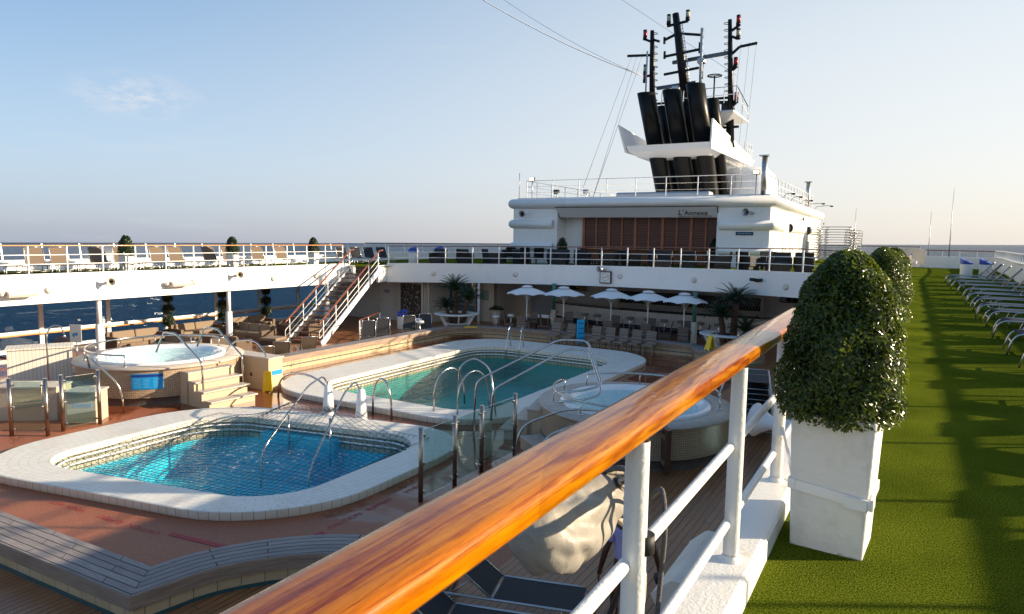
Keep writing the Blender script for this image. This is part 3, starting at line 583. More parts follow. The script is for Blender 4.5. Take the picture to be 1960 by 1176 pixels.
# ladder grab rails near the glass screen (teal pool, near right corner)
pipes('pool_handrail', 'two hooped steel grab rails at the near edge of the teal pool', 'handrail',
      [arch((-10.95, 14.7), (-10.75, 15.9), 1.12, z=-3.15), arch((-10.2, 14.75), (-9.95, 15.95), 1.12, z=-3.15), fillet([(-10.5, 15.2, -3.15), (-10.45, 15.2, -1.9), (-10.1, 15.4, -1.66), (-9.7, 15.6, -1.95), (-9.2, 15.1, -3.15)], .3)], .026)
# long rails climbing from the teal pool to the right tub
for k, off in enumerate((0, 1)):
    pass
pipes('tub_handrail', 'pair of tall bent steel handrails bridging from the teal pool to the right hot tub', 'handrail',
      [fillet([(-9.55, 14.55, ZP), (-9.5, 14.6, -2.1), (-8.0, 16.3, -1.10), (-7.35, 16.75, -1.13), (-6.4, 15.55, -2.0), (-6.75, 15.2, -2.12), (-7.3, 15.0, -2.2)], .2),
       fillet([(-8.55, 13.75, ZP), (-8.5, 13.8, -2.05), (-7.3, 15.4, -1.15), (-6.8, 15.6, -1.18), (-6.0, 14.6, -2.0), (-6.4, 14.3, -2.14), (-6.9, 14.1, -2.2)], .2)], .03)
# ---------------- net over the near pool ----------------
def net(name, label, x0, x1, y0, y1, zf, dx, r, mat_, group=None, k=0):
    m = MB(); nx = int((x1-x0)/dx); ny = int((y1-y0)/dx)
    for i in range(nx+1):
        x = x0+(x1-x0)*i/nx; m.tube([(x, y0+(y1-y0)*j/ny+k*SH(x), zf(x, y0+(y1-y0)*j/ny)) for j in range(ny+1)], r, 3, cap=False)
    for j in range(ny+1):
        y = y0+(y1-y0)*j/ny; m.tube([(x0+(x1-x0)*i/nx, y+k*SH(x0+(x1-x0)*i/nx), zf(x0+(x1-x0)*i/nx, y)) for i in range(nx+1)], r, 3, cap=False)
    o = m.build(name, mat_); tag(o, label, 'net', group); return o
def z1(x, y):
    base = -3.50 + .03*math.sin(x*3.1+y)+.03*math.sin(y*2.7)
    e = min(x+15.45, -9.47-x, y-7.42, 11.97-y); base = base + .26*max(0, 1-e/.5)
    def tent(px, py, h, sx, sy): return h*math.exp(-(abs(x-px)/sx)**1.15-(abs(y-py)/sy)**1.15)
    up = max(tent(-12.9, 11.5, 1.0, 1.25, 1.1), tent(-11.55, 11.25, 1.03, 1.15, 1.1))
    if -12.9 < x < -11.55: up = max(up, .98*math.exp(-(abs(y-11.38)/1.1)**1.15))
    return base + up
M['netcord'] = pm('dark_green_net_cord', (.01, .035, .045), rough=.7)
M['netwhite'] = pm('pale_net_cord', (.5, .5, .4), rough=.7)
net('safety_net', 'dark safety net stretched over the azure pool and peaked over its handrails', -15.45, -9.47, 7.42, 11.97, z1, .125, .0055, 'netcord', k=1)
def z2(x, y):
    e = min(x+16.0, -9.85-x, y-15.2); z = -3.56+.02*math.sin(x*2.3)+.30*math.exp(-max(0, e)/.55)
    return z
net('safety_net', 'pale sagging net along the near port end of the teal pool', -15.98, -12.6, 15.2, 24.0, z2, .15, .0045, 'netcord')
# ---------------- starboard well edge: curb, fascia, near teak-topped railing ----------------
def fascia(name, label, path, top, bot, th=.12):
    """path: plan pts with per-point z offsets; outer face on the right"""
    t = thing(name, label, 'wall', (path[0][0], path[0][1], bot(path[0][0]) if callable(bot) else bot))
    T = [(p[0], p[1], (top(p[0]) if callable(top) else top)) for p in path]; B = [(p[0], p[1], (bot(p[0]) if callable(bot) else bot)) for p in path]
    def offs(L, d):
        out = []
        for i, p in enumerate(L):
            a = Vector(L[max(i-1, 0)]); b = Vector(L[min(i+1, len(L)-1)]); q = (b-a).to_2d().normalized(); out.append((p[0]+q.y*d, p[1]-q.x*d, p[2]))
        return out
    m = MB(); m.loft([B, T], closed=False); m.loft([T, offs(T, -th)], closed=False); m.loft([offs(T, -th), offs(B, -th)], closed=False); m.loft([offs(B, -th), B], closed=False)
    m.add([T[0], B[0], offs(B, -th)[0], offs(T, -th)[0]], [(0, 1, 2, 3)]); m.add([T[-1], B[-1], offs(B, -th)[-1], offs(T, -th)[-1]], [(3, 2, 1, 0)])
    m.build('plating', 'fascia', t, w=True); return t
t = thing('deck_edge_wall', 'white steel deck edge with thick painted curb below the near handrail', 'wall', (-.6, 0, -.9))
m = MB(); m.sweep([(-.735, -4, 0), (-.735, 27.9, 0)], [(0, -.9), (-.012, -.9), (-.012, .115), (0, .125)], pclosed=False)
m.add([(-.747, -4, -.9), (-.747, 27.9, -.9), (-.747, 27.9, .10), (-.747, -4, .10)], [(0, 1, 2, 3)])
m.build('plating', 'fascia', t, w=True)
m = MB(); m.sweep([(-.64, -4, 0), (-.64, 27.9, 0)], [(-.115, .06), (-.10, .118), (-.085, .124), (.085, .124), (.10, .118), (.112, .10), (.112, -.02)], smooth=False); m.build('curb', 'whitechip', t, w=True)
RX = -.69
rl = thing('deck_railing', 'wide varnished teak handrail on chipped white pipes running away from the camera', 'railing', (RX, 0, .12))
m = MB(); pf = []
for k in range(20):
    a = 2*math.pi*k/20; ca, sa = math.cos(a), math.sin(a); pf.append((.088*math.copysign(abs(ca)**.42, ca), .036*math.copysign(abs(sa)**.55, sa)))
ys = [-3.5 + i*.5 for i in range(64)]
m.sweep([(RX, y, 1.065) for y in ys], pf[::-1], smooth=True, pclosed=True); m.build('teak_handrail', 'varnish', rl, w=True)
py = [-.86, .48, 1.82, 3.16, 4.40] + [5.7+1.33*i for i in range(17)]
for i, y in enumerate(py):
    x = -.635; m = MB()
    m.sweep([(x, y, .12), (x, y, .121)], [(0, 0)], cap=False) if False else None
    pr_ = [(.036*math.cos(2*math.pi*k/16)*1.0, .030*math.sin(2*math.pi*k/16)) for k in range(16)]
    m.loft([[(x+a, y+b, .118) for a, b in pr_], [(x+a, y+b, .60) for a, b in pr_], [(x+a*.97-.0, y+b*.97, 1.035) for a, b in pr_]], smooth=True)
    m.lathe([(.06, .121), (.045, .135), (.036, .15)], (x, y, 0), 16)
    m.build('post', 'whitechip', rl, w=True)
for z in (.665, .30):
    m = MB(); m.tube([(-.655, y, z) for y in ys[::4]], .020, 10); m.build('pipe_rail', 'whitechip', rl, w=True)
m = MB(); m.tube([(-.612, 1.84, .70), (-.612, 1.84, .755)], .030, 12); m.build('clamp', 'blackm', rl, w=True)
# canvas covered bundles tied outboard of the railing
def canvas(name, label, c, L, rad, seedv, rope=True):
    t = thing(name, label, 'canvas cover', c); m = MB(); n, k = 44, 40; loops = []
    for i in range(n+1):
        u = i/n; e0 = min(1, u/.16)**.5; rr_ = rad*(.25+.75*e0)*(.86+.20*math.sin(u*2.6))*(1-.22*max(0, (u-.8)/.2)); lp_ = []
        for j in range(k):
            a = 2*math.pi*j/k; ca, sa = math.cos(a), math.sin(a)
            x = ca*rr_*1.05; z = sa*rr_*(.95 if sa > 0 else 1.15)
            fo = abs(math.sin(a*3.0+u*5.5+1.5*noise.noise(Vector((ca, sa*1.4, u*3+seedv)))))**.6
            d = noise.noise(Vector((ca*1.6+seedv, u*3.0, sa*1.6)))*.12+(fo-.6)*.20+noise.noise(Vector((ca*4, u*11+seedv, sa*4)))*.06
            q = 1+d*(.35+.65*min(1, u/.15)); lp_.append(Vector((x*q, (u-.5)*L, z*q-.05*math.sin(u*math.pi))))
        loops.append(lp_)
    m.loft(loops, smooth=True); m.add(loops[0], [list(range(k))], smooth=True)
    inner = [[Vector((p.x*.9, p.y-.004, p.z*.9)) for p in loops[-1]], [Vector((p.x*.8, p.y-.14, p.z*.8)) for p in loops[-1]]]; m.loft([loops[-1]]+inner, smooth=True)
    o = m.build('canvas_body', 'canvas', t); sub = o.modifiers.new('sub', 'SUBSURF'); sub.levels = 1; sub.render_levels = 1
    m = MB(); m.add([Vector((p.x*.78, p.y-.13, p.z*.78)) for p in loops[-1]], [list(range(k))[::-1]]); m.build('dark_opening', 'blackm', t)
    if rope:
        gp = []; row_ = loops[n-5]
        for j in (-4, 0, 4, 8, 12):
            p = row_[j % k]; a = 2*math.pi*j/k; nn = Vector((math.cos(a), 0, math.sin(a))); p = p+nn*.006; gp.append((p, nn)); tu = Vector((0, 1, 0)); tv = nn.cross(tu)
            m = MB(); m.tube([p+(tu*math.cos(b)+tv*math.sin(b))*.021 for b in [2*math.pi*q/14 for q in range(14)]], .0055, 6, closed=True); m.add([p+(tu*math.cos(b)+tv*math.sin(b))*.019 for b in [2*math.pi*q/14 for q in range(14)]], [list(range(14))]); m.build('grommet', 'blackm', t)
        m = MB(); pts = []
        for q, (p, nn) in enumerate(gp): pts += [p, p+nn*.02+Vector((0, .05, 0)), p+nn*.015+Vector((0, .075, .01))]
        m.tube(smooth_path(pts, 5), .0085, 8); m.build('rope', 'rope', t)
        p0 = gp[1][0]; post = Vector((.56, -.86, .40))
        m = MB(); m.tube(smooth_path([p0, p0+Vector((.09, .03, .03)), p0+Vector((.17, -.04, .10)), p0+Vector((.22, -.14, -.02)), p0+Vector((.20, -.10, -.22)), p0+Vector((.19, -.12, -.5))], 6), .011, 8); m.build('rope', 'greyrope', t)
        m = MB(); p1 = gp[3][0]; m.tube(smooth_path([p1, p1+Vector((.10, .02, .02)), p1+Vector((.20, -.08, -.06)), p1+Vector((.21, -.12, -.24))], 6), .013, 8); m.build('rope', 'greyrope', t)
        m = MB(); m.tube(smooth_path([gp[0][0], gp[0][0]+Vector((.10, -.02, -.05)), gp[0][0]+Vector((.17, -.10, -.16)), gp[0][0]+Vector((.16, -.12, -.55))], 6), .009, 8); m.build('rope', 'rope', t)
    return t
canvas('canvas_cover', 'stained white canvas bundle laced with rope below the near teak handrail', (-1.17, 2.50, .47), .70, .145, 1.3)
canvas('canvas_cover', 'small drooping canvas bundle behind the third railing post', (-.90, 6.9, .40), .9, .10, 7.7, rope=False)
m = MB(); m.tube([(-.78, 2.35, .55), (-.86, 2.33, .30), (-.98, 2.36, -.05), (-1.05, 2.38, -.5), (-1.08, 2.4, -1.2)], .013, 8); o = m.build('hanging_cable', 'blackm'); tag(o, 'thin black cable hanging down outside the near railing', 'cable')
# ---------------- box planters with topiary ----------------
def leaves(m, pts, size, asp=.5):
    for p, nrm in pts:
        n = (nrm + Vector((random.uniform(-1, 1), random.uniform(-1, 1), random.uniform(-.6, 1)))*.75).normalized()
        a = n.cross(Vector((random.uniform(-1, 1), random.uniform(-1, 1), random.uniform(-1, 1)))).normalized(); b = n.cross(a)
        s_ = size*random.uniform(.6, 1.3); w_ = s_*asp
        m.add([p-a*s_*.5, p+b*w_*.5+n*s_*.10, p+a*s_*.5, p-b*w_*.5+n*s_*.10], [(0, 1, 2), (0, 2, 3)], smooth=False)
def bell(u, v, rw, h):
    """bell crown radius at height fraction v"""
    r = rw*min((.90+.10*min(1, v/.10)), 1.09-.46*v)*(1-max(0, (v-.55)/.45)**2.6)**.5
    return r
def bush_mb(n, rw, h, size, seed, lump=.08, inner=.5):
    rd = random.Random(seed); m = MB(); pts = []
    off = Vector((seed*3.1, seed*1.7, 0))
    while len(pts) < n:
        v = rd.random()**.9; a = rd.uniform(0, 2*math.pi); r = bell(0, v, rw, h)
        if rd.random() > (r/rw)**.6+.05: continue
        d = Vector((math.cos(a), math.sin(a), .35 if v < .7 else 1.0)).normalized()
        ln = noise.noise(Vector((math.cos(a)*r, math.sin(a)*r, v*h))*7+off)
        rr_ = r*(1+lump*ln*2.2)
        k = 1-inner*rd.random()**2.2*.6
        if ln < -.28 and rd.random() < .6: k -= .16
        sp = 1+ (.05*rd.random() if rd.random() < .25 else 0)
        pts.append((Vector((math.cos(a)*rr_*k*sp, math.sin(a)*rr_*k*sp, v*h*(1+.03*ln))), d))
    st = random.getstate(); random.seed(seed); leaves(m, pts, size); random.setstate(st)
    return m
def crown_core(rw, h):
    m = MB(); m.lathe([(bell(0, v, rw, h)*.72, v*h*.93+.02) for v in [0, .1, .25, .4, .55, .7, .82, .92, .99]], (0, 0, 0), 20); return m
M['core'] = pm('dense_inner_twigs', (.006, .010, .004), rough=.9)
def planter(name, label, loc, rz, w0, w1, h, bh, brw, leafn, lsize, seed, strap=True, mat_='planter', group=None, tex='leaf'):
    t = thing(name, label, 'planter', loc, rz, group); m = MB()
    def sq(w_, z): return [(-w_/2, -w_/2, z), (w_/2, -w_/2, z), (w_/2, w_/2, z), (-w_/2, w_/2, z)]
    m.loft([sq(w0, 0), sq(w1, h), sq(w1-.05, h), sq(w1-.07, h-.06)]); m.add(sq(w0, 0), [(3, 2, 1, 0)]); m.build('box', mat_, t, bev=.012, seg=3)
    m = MB(); m.add(sq(w1-.06, h-.05), [(0, 1, 2, 3)]); m.build('soil', 'soil', t)
    if strap:
        m = MB(); z = h*.44; ww = w0+(w1-w0)*.44
        def sq2(g, z, k=.0): return [(-ww/2-g, -ww/2-g, z+k), (ww/2+g, -ww/2-g, z-k), (ww/2+g, ww/2+g, z-k), (-ww/2-g, ww/2+g, z+k)]
        m.loft([sq2(.003, z-.028, .02), sq2(.010, z-.026, .02), sq2(.010, z+.026, .02), sq2(.003, z+.028, .02)]); m.box((ww/2-.055, -ww/2-.016, z-.02), (.10, .006, .058)); m.box((ww/2+.016, -ww/2+.05, z-.02), (.012, .10, .062)); m.build('strap', 'whiteplain', t)
    c = MB(); b = bush_mb(leafn, brw, bh, lsize, seed)
    t2 = thing('topiary_bush', label.replace('planter', 'PLANT'), 'bush', (loc[0], loc[1], loc[2]+h-.04), rz)
    b.build('foliage', tex, t2); crown_core(brw, bh).build('inner_branches', 'core', t2)
    m = MB(); m.tube([(0, 0, -.02), (0, 0, bh*.5)], .02, 8); m.build('trunk', 'stem', t2)
    return t, t2
a, b_ = planter('box_planter', 'large white box planter strapped to the near railing with a webbing belt', (-.275, 3.95, 0), R(-4), .35, .40, .72, .88, .315, 30000, .026, 3)
b_['label'] = 'nearest bell shaped boxwood bush, glossy green, in the strapped white planter'
tie = MB(); tie.bar((-.45, 3.76, .335), (-.60, 4.36, .45), .004, .055); tie.bar((-.60, 4.36, .45), (-.67, 4.42, .45), .004, .055); o = tie.build('strap', 'whiteplain', a, w=True)
a, b_ = planter('box_planter', 'white box planter on the turf behind the nearest big bush', (-.275, 9.2, 0), R(-3), .35, .40, .72, .88, .32, 15000, .029, 5); b_['label'] = 'middle bell shaped boxwood bush on the turf, just behind the nearest one'
a, b_ = planter('box_planter', 'white box planter mostly hidden behind the two nearer bushes on the turf', (-.25, 14.2, 0), R(-3), .35, .40, .72, .86, .32, 11000, .034, 6); b_['label'] = 'farthest small boxwood bush poking out above the row on the turf'
# ---------------- port fascia + rail ----------------
fascia('deck_edge_wall', 'long sunlit white steel deck edge along the port side, with horn speakers and floodlights', [(-25.7, -6), (-25.7, 26.9)], .10, -.93)
ep = edge_pts(-24.25, -.75, 24)
fascia('deck_edge_wall', 'curved shaded white steel deck edge under the forward railing, with the clock', ep, lambda x: dz(x)+.10, lambda x: dz(x)-.92+.0)
fascia('deck_edge_wall', 'short white return wall beside the stair head', [(-23.95, 27.3), (-24.25, ey(-24.25)-.01)], dz(-24), dz(-24)-.88)
fascia('deck_edge_wall', 'slim white edge of the stair landing', [(-25.7, 26.92), (-24.95, 26.5)], .02, -.9)
def railing(name, label, top, posts, hts, h, topm='teakdark', r=.02, tr=.04, base=.1, pr=.022):
    """top: list of (x,y,z_deck)"""
    t = thing(name, label, 'railing', (top[0][0], top[0][1], top[0][2]))
    m = MB(); pf = [(tr*math.cos(a)*1.15, tr*.62*math.sin(a)) for a in [2*math.pi*k/10 for k in range(10)]][::-1]
    m.sweep([(p[0], p[1], p[2]+h) for p in top], pf, smooth=True, pclosed=True); m.build('top_rail', topm, t, w=True)
    for p in posts:
        m = MB(); m.tube([(p[0], p[1], p[2]+base-.02), (p[0], p[1], p[2]+h-.015)], pr*1.25, 8); m.build('post', 'whiteplain', t, w=True)
    for z in hts:
        m = MB(); m.tube([(p[0], p[1], p[2]+z) for p in top], r*.8, 6); m.build('pipe_rail', 'whiteplain', t, w=True)
    return t
M['goldteak'] = pm('honey_varnished_teak', (.66, .28, .05), (.50, .18, .03), rough=.28, scale=2, coat=.7)
railing('deck_railing', 'long white railing with honey coloured teak top along the port pool edge', [(-25.78, -5, 0), (-25.78, 26.6, 0)],
        [(-25.78, 11.75+1.236*i, 0) for i in range(-13, 13)], (.42, .74), 1.06, 'goldteak', pr=.026)
ep2 = [(x, y+.06, dz(x)) for x, y in edge_pts(-24.2, -.9, 17)]
railing('deck_railing', 'curved white railing with dark teak top in front of the forward deck furniture', ep2, ep2, (.40, .70), 1.02, 'teakdark', pr=.026)
# ---------------- staircase ----------------
M['treadwood'] = pm('dark_tread_wood', (.10, .045, .025), rough=.5)
ST = thing('staircase', 'open white steel staircase with wooden treads and teak handrails up to the port deck', 'staircase', (-22.8, 21.1, ZT))
LB, RB, LT, RT = Vector((-23.55, 20.85, ZT)), Vector((-21.95, 21.3, ZT)), Vector((-25.55, 26.95, -.22)), Vector((-24.0, 27.45, -.22))
for nm_, A, B in (('stringer', LB, LT), ('stringer', RB, RT)):
    m = MB(); m.bar(A+Vector((0, 0, .02)), B+Vector((0, 0, .02)), .06, .27); m.build(nm_, 'whiteplain', ST, w=True)
nst = 15
for i in range(nst):
    u = (i+.6)/nst; a = LB.lerp(LT, u); b = RB.lerp(RT, u); d = (LT-LB).to_2d().normalized(); m = MB()
    m.bar(a+Vector((.03, .02, .10)), b+Vector((-.03, -.02, .10)), .30, .045); m.build('tread', 'treadwood', ST, w=True)
for A, B in ((LB, LT), (RB, RT)):
    H = Vector((0, 0, 1.02)); d = (B-A).normalized(); m = MB()
    m.tube([A+H-d*.25, A+H, B+H, B+H+Vector((0, .25, .02))], .038, 10); m.build('handrail', 'teakdark', ST, w=True)
    for z in (.38, .68):
        m = MB(); m.tube([A+Vector((0, 0, z)), B+Vector((0, 0, z))], .016, 6); m.build('pipe_rail', 'whiteplain', ST, w=True)
    for k in range(6):
        p = A.lerp(B, .03+.94*k/5); m = MB(); m.tube([p, p+H*.97], .024, 8); m.build('post', 'whiteplain', ST, w=True)
    m = MB(); m.tube(fillet([A+Vector((0, 0, .68)), A+Vector((0, 0, .68))-d*.2, A+Vector((0, 0, .38))-d*.2, A+Vector((0, 0, .38))], .1), .016, 6); m.build('pipe_end', 'whiteplain', ST, w=True)
# guard rail beside the stair foot
railing('guard_rail', 'low white guard rail with short dark teak top beside the stair foot', [(-21.3, 23.0, ZT), (-22.4, 25.3, ZT), (-22.9, 26.2, ZT)], [(-21.3, 23.0, ZT), (-21.95, 24.3, ZT), (-22.9, 26.2, ZT)], (.3, .6), .98, 'teakdark', base=0)
# ---------------- columns ----------------
def column(loc, h0, label, mat_='whiteplain', r=.09, pr2=.14, top=-.7, group='deck support columns'):
    t = thing('support_column', label, 'column', loc, group=group); m = MB(); m.tube([(0, 0, h0), (0, 0, top-loc[2])], r, 16); m.build('shaft', mat_, t)
    m = MB(); m.lathe([(pr2, 0), (pr2, h0-.02), (r+.01, h0)], (0, 0, 0), 18); m.build('sleeve', 'cream' if mat_ == 'green' else 'whiteplain', t)
column((-25.95, 14.1, ZT), 1.35, 'white deck support column left of the left hot tub', group=None)
column((-25.95, 19.7, ZT), 1.35, 'white deck support column right behind the left hot tub', group=None)
column((-25.95, 25.6, ZT), 1.35, 'white deck support column in the shade behind the staircase', group=None)
column((-15.7, 31.3, ZT), 1.15, 'green deck support column behind the second umbrella', 'green', group=None)
column((-8.25, 30.6, ZT), 1.15, 'green deck support column behind the rightmost umbrella', 'green', group=None)
# ---------------- port window wall and starboard windows ----------------
def windows(name, label, x, ylist, mat_='winglass', z0=ZT, z1=-.85, rail=True):
    t = thing(name, label, 'window wall', (x, ylist[0], z0)); 
    for y in ylist:
        m = MB(); m.box((x, y, (z0+z1)/2), (.12, .16, z1-z0)); m.build('mullion', 'mullion', t, w=True)
    m = MB(); L = ylist[-1]-ylist[0]; c = (ylist[0]+ylist[-1])/2; m.box((x, c, z0+.08), (.14, L, .16)); m.box((x, c, z0+.78), (.06, L, .10)); m.box((x, c, z1+.03), (.14, L, .16)); m.build('frame', 'mullion', t, w=True)
    for a, b in zip(ylist, ylist[1:]):
        m = MB(); m.box((x-.02, (a+b)/2, (z0+z1)/2), (.012, b-a-.16, z1-z0)); m.build('pane', mat_, t, w=True)
    if rail:
        m = MB(); m.box((x+.16, c, z0+.70), (.16, L, .05)); m.build('teak_ledge', 'goldteak', t, w=True)
    return t
windows('window_wall', 'row of tall ship windows with teak ledge looking out on the dark blue sea', -29.9, [-2+2.66*i for i in range(0, 13)])
windows('window_wall', 'row of ship windows on the starboard side below the turf deck', 4.1, [-5+2.66*i for i in range(0, 16)], rail=False)
m = MB(); m.box((-30.4, 14, -.35), (.9, 44, .72)); m.box((4.5, 24, -.45), (.5, 64, .8)); o = m.build('ship_hull', 'white'); tag(o, 'white outer edge of the ship side', None, None, 'structure')
# ---------------- sun loungers ----------------
M['treadwood'] = pm('dark_tread_wood', (.10, .045, .025), rough=.5)
def lounger(label, back=55, sl_='sling', fr='alu', loc=(0, 0, 0), rz=0, group=None, L=1.92, W=.62):
    """foot end at local x=0, head at +x; lies along x"""
    t = thing('sun_lounger', label, 'sun lounger', loc, rz, group); h = .32; hb = L*.60; r = .016; a = R(back); bl = L-hb; e = Vector((math.cos(a), 0, math.sin(a)))
    m = MB()
    for s_ in (-1, 1):
        y = s_*W/2
        m.tube(fillet([(-.06, y, 0), (.02, y, h), (L*.97, y, h), (L*1.0, y, h-.02)], .16), r, 8)
        m.tube([(.20, y, 0), (.14, y, h-.02)] if False else fillet([(.52, y, h-.01), (.40, y, h-.03), (.30, y, 0)], .08), r*.9, 6)
        m.tube(fillet([(L*.80, y, h-.01), (L*.92, y, h-.03), (L*.98, y, 0)], .08), r*.9, 6)
    m.tube([(.0, -W/2, h*.55), (.0, W/2, h*.55)], r*.7, 6); m.tube([(hb, -W/2, h), (hb, W/2, h)], r*.8, 6); m.tube([(L, -W/2, h-.02), (L, W/2, h-.02)], r*.8, 6); m.tube([(.32, -W/2, .10), (.32, W/2, .10)], r*.6, 6); m.tube([(L*.97, -W/2, .10), (L*.97, W/2, .10)], r*.6, 6)
    m.build('frame', fr, t)
    m = MB(); n = 8; w_ = W/2-.02
    def strip(f0, f1, zf):
        top = []; 
        for i in range(n+1):
            u = i/n; p = f0.lerp(f1, u); s0 = -.012*math.sin(math.pi*u); top.append(p+Vector((0, 0, s0)))
        lo = [[(p.x, -w_, p.z), (p.x, w_, p.z), (p.x, w_, p.z-.010), (p.x, -w_, p.z-.010)] for p in top]; return lo
    m.loft(strip(Vector((.05, 0, h+.012)), Vector((hb-.02, 0, h+.012)), 0)); m.build('seat_sling', sl_, t)
    b0 = Vector((hb, 0, h)); b1 = b0+e*bl; m = MB()
    for s_ in (-1, 1): m.tube([b0+Vector((0, s_*(W/2-.012), 0)), b1+Vector((0, s_*(W/2-.012), 0))-e*.05, b1+Vector((0, s_*(W/2-.06), 0))], r*.9, 8)
    m.tube([b1+Vector((0, -W/2+.06, 0)), b1+Vector((0, W/2-.06, 0))], r*.9, 8)
    if back > 5:
        q = b0+e*bl*.45
        for s_ in (-1, 1): m.tube([q+Vector((0, s_*(W/2-.03), 0)), (min(L-.08, q.x+.28), s_*(W/2-.03), h-.01)], r*.6, 6)
    bk = m.build('backrest', fr, t)
    m = MB(); lo = []
    for i in range(n+1):
        p = b0+e*(.03+(bl-.05)*i/n); q = p+Vector((e.z*.010, 0, -e.x*.010)); lo.append([(p.x, -w_, p.z), (p.x, w_, p.z), (q.x, w_, q.z), (q.x, -w_, q.z)])
    m.loft(lo); m.build('back_sling', sl_, bk)
    return t
def row(proto, spots, labels, group): return proto_use(proto, spots, labels, group)
# starboard row: feet towards the turf walkway
g = 'sun loungers along the starboard bulwark'
ys = [4.7, 6.7, 8.6, 10.75, 12.6, 14.6, 16.6, 18.3, 20.3, 22.3, 24.4, 26.9, 29.4, 32.0, 34.8]  # nearest two are out of view, added for their shadow on the turf
sp = [((1.42+random.uniform(-.04, .05), y, 0), R(random.uniform(-5, 3))) for y in ys]
row(lounger('x', 50), sp, ['silver and grey lounger, %s from the camera in the row along the right hand bulwark' % OR[i] for i in range(len(sp))], g)
# port upper deck: heads outboard
M['slingport'] = M['tansling']
pr_ = lounger('x', 58, 'tansling'); ys = [10.1, 11.0, 12.75, 13.6, 15.1, 16.0, 17.6, 18.5, 20.2, 21.1, 22.7, 24.4]
sp = [((-26.95+random.uniform(-.1, .1), y, -.02), R(180+random.uniform(-4, 4)-14)) for y in ys]
row(pr_, sp, ['tan sling lounger with raised back, %s from the left along the port upper deck' % OR[i] for i in range(len(sp))], 'tan loungers on the port upper deck')
pr_ = lounger('x', 0, 'tansling'); sp = [((-26.9, y, -.02), R(166)) for y in (9.2, 11.9, 14.35, 16.8, 19.4, 21.9)]
row(pr_, sp, ['flat lowered tan lounger, %s from the left between the raised ones on the port deck' % OR[i] for i in range(len(sp))], 'lowered loungers on the port upper deck')
pr_ = lounger('x', 52, 'darksling'); sp = [((-26.6+i*.15, 27.9+i*.95, -.02), R(150)) for i in range(4)]
row(pr_, sp, ['dark lounger behind the stair head, %s from the camera' % OR[i] for i in range(4)], 'dark loungers behind the stair head')
# lower port terrace loungers beside the bench
pr_ = lounger('x', 48, 'tansling'); sp = [((-20.75, 14.3, ZT), R(150)), ((-20.75, 15.5, ZT), R(148)), ((-20.6, 17.0, ZT), R(-35)), ((-20.9, 18.1, ZT), R(-38)), ((-21.1, 19.4, ZT), R(-32))]
row(pr_, sp, ['tan lounger on the terrace beside the port bench, %s from the camera' % OR[i] for i in range(5)], 'tan loungers behind the port bench')
pr_ = lounger('x', 62, 'sling'); sp = [((-19.9, 21.9, ZT), R(128)), ((-20.0, 23.0, ZT), R(128)), ((-19.7, 24.6, ZT), R(130)), ((-19.5, 25.6, ZT), R(130))]
row(pr_, sp, ['grey reclined lounger by the staircase foot, %s from the left of four' % OR[i] for i in range(4)], 'grey loungers between the staircase and the palm table')
# near teak deck loungers with black slings (below the near railing)
pr_ = lounger('x', 38, 'darksling', 'alu'); sp = [((-3.35, 6.6, ZT), R(196)), ((-3.2, 7.5, ZT), R(196)), ((-3.6, 5.6, ZT), R(196))]
row(pr_, sp, ['black sling lounger on the lower teak deck, %s' % s_ for s_ in ('middle one under the canvas bundle', 'farthest one under the canvas bundle', 'nearest one at the bottom of the picture')], 'black loungers on the lower teak deck')
pr_ = lounger('x', 0, 'darksling'); sp = [((-2.9-.02*i, 17.2+.03*(i % 2), ZT+.13*i), R(100)) for i in range(9)]
row(pr_, sp, ['flat lounger in the stack by the right hot tub, %s from the bottom' % OR[i] for i in range(9)], 'lounger stack by the right hot tub')
pr_ = lounger('x', 0, 'sling')
sp = []
lb = []
for q, (x, y, rz, n_) in enumerate([(-7.3, 50.5, 0, 13), (-5.3, 50.0, 0, 13), (-3.6, 51.2, 80, 12)]):
    for i in range(n_): sp.append(((x+random.uniform(-.02, .02), y, .3+.17*i), R(rz))); lb.append('silver lounger in the %s stack by the deckhouse, %s from the bottom' % (['left', 'middle', 'right'][q], OR[i]))
row(pr_, sp, lb, 'stacked loungers beside the white deckhouse')
# ---------------- hot tubs ----------------
def hot_tub(label, c, r, top, zbase, sign_az, steps=None, foam_glints='tubwater'):
    t = thing('hot_tub', label, 'hot tub', (c[0], c[1], zbase)); H = top-zbase
    m = MB(); m.lathe([(r-.04, .22), (r-.04, H-.06)], (0, 0, 0), 64); m.build('mosaic_wall', 'mosaic', t)
    m = MB(); m.lathe([(r-.07, 0), (r-.07, .225), (r-.02, .225)], (0, 0, 0), 64); m.build('plinth', 'plinth', t)
    m = MB(); m.lathe([(r-.04, H-.06), (r+.03, H-.06), (r+.03, H-.01), (r-.48, H)], (0, 0, 0), 64); m.build('stone_rim', 'stone', t)
    m = MB(); m.lathe([(r-.47, H), (r-.47, H+.05), (r-.62, H+.06), (r-.75, H-.02), (r-1.0, H-.28), (r-1.1, H-.8), (0.01, H-.8)], (0, 0, 0), 64); m.build('shell', 'acrylic', t)
    m = MB(); m.lathe([(r-.70, H-.055), (.02, H-.055)], (0, 0, 0), 48); m.build('water', foam_glints, t)
    m = MB(); m.lathe([(r-.73, H-.06), (r-.79, H-.10)], (0, 0, 0), 64, R(-60), R(-20), smooth=False); m.build('number_tiles', 'blackm', t)
    return t
M['tubwater'] = watermat('foamy_tub_water', (.72, .93, .95), 8, .5, foam_glints=(5.5, .52, .72))
TL = hot_tub('round left hot tub clad in beige mosaic with a blue board on its side', (-20.05, 12.75), 2.36, -2.22, ZP, 0)
TR = hot_tub('round right hot tub clad in beige mosaic seen past the near handrail', (-5.48, 15.36), 2.26, -2.25, ZT, 0)
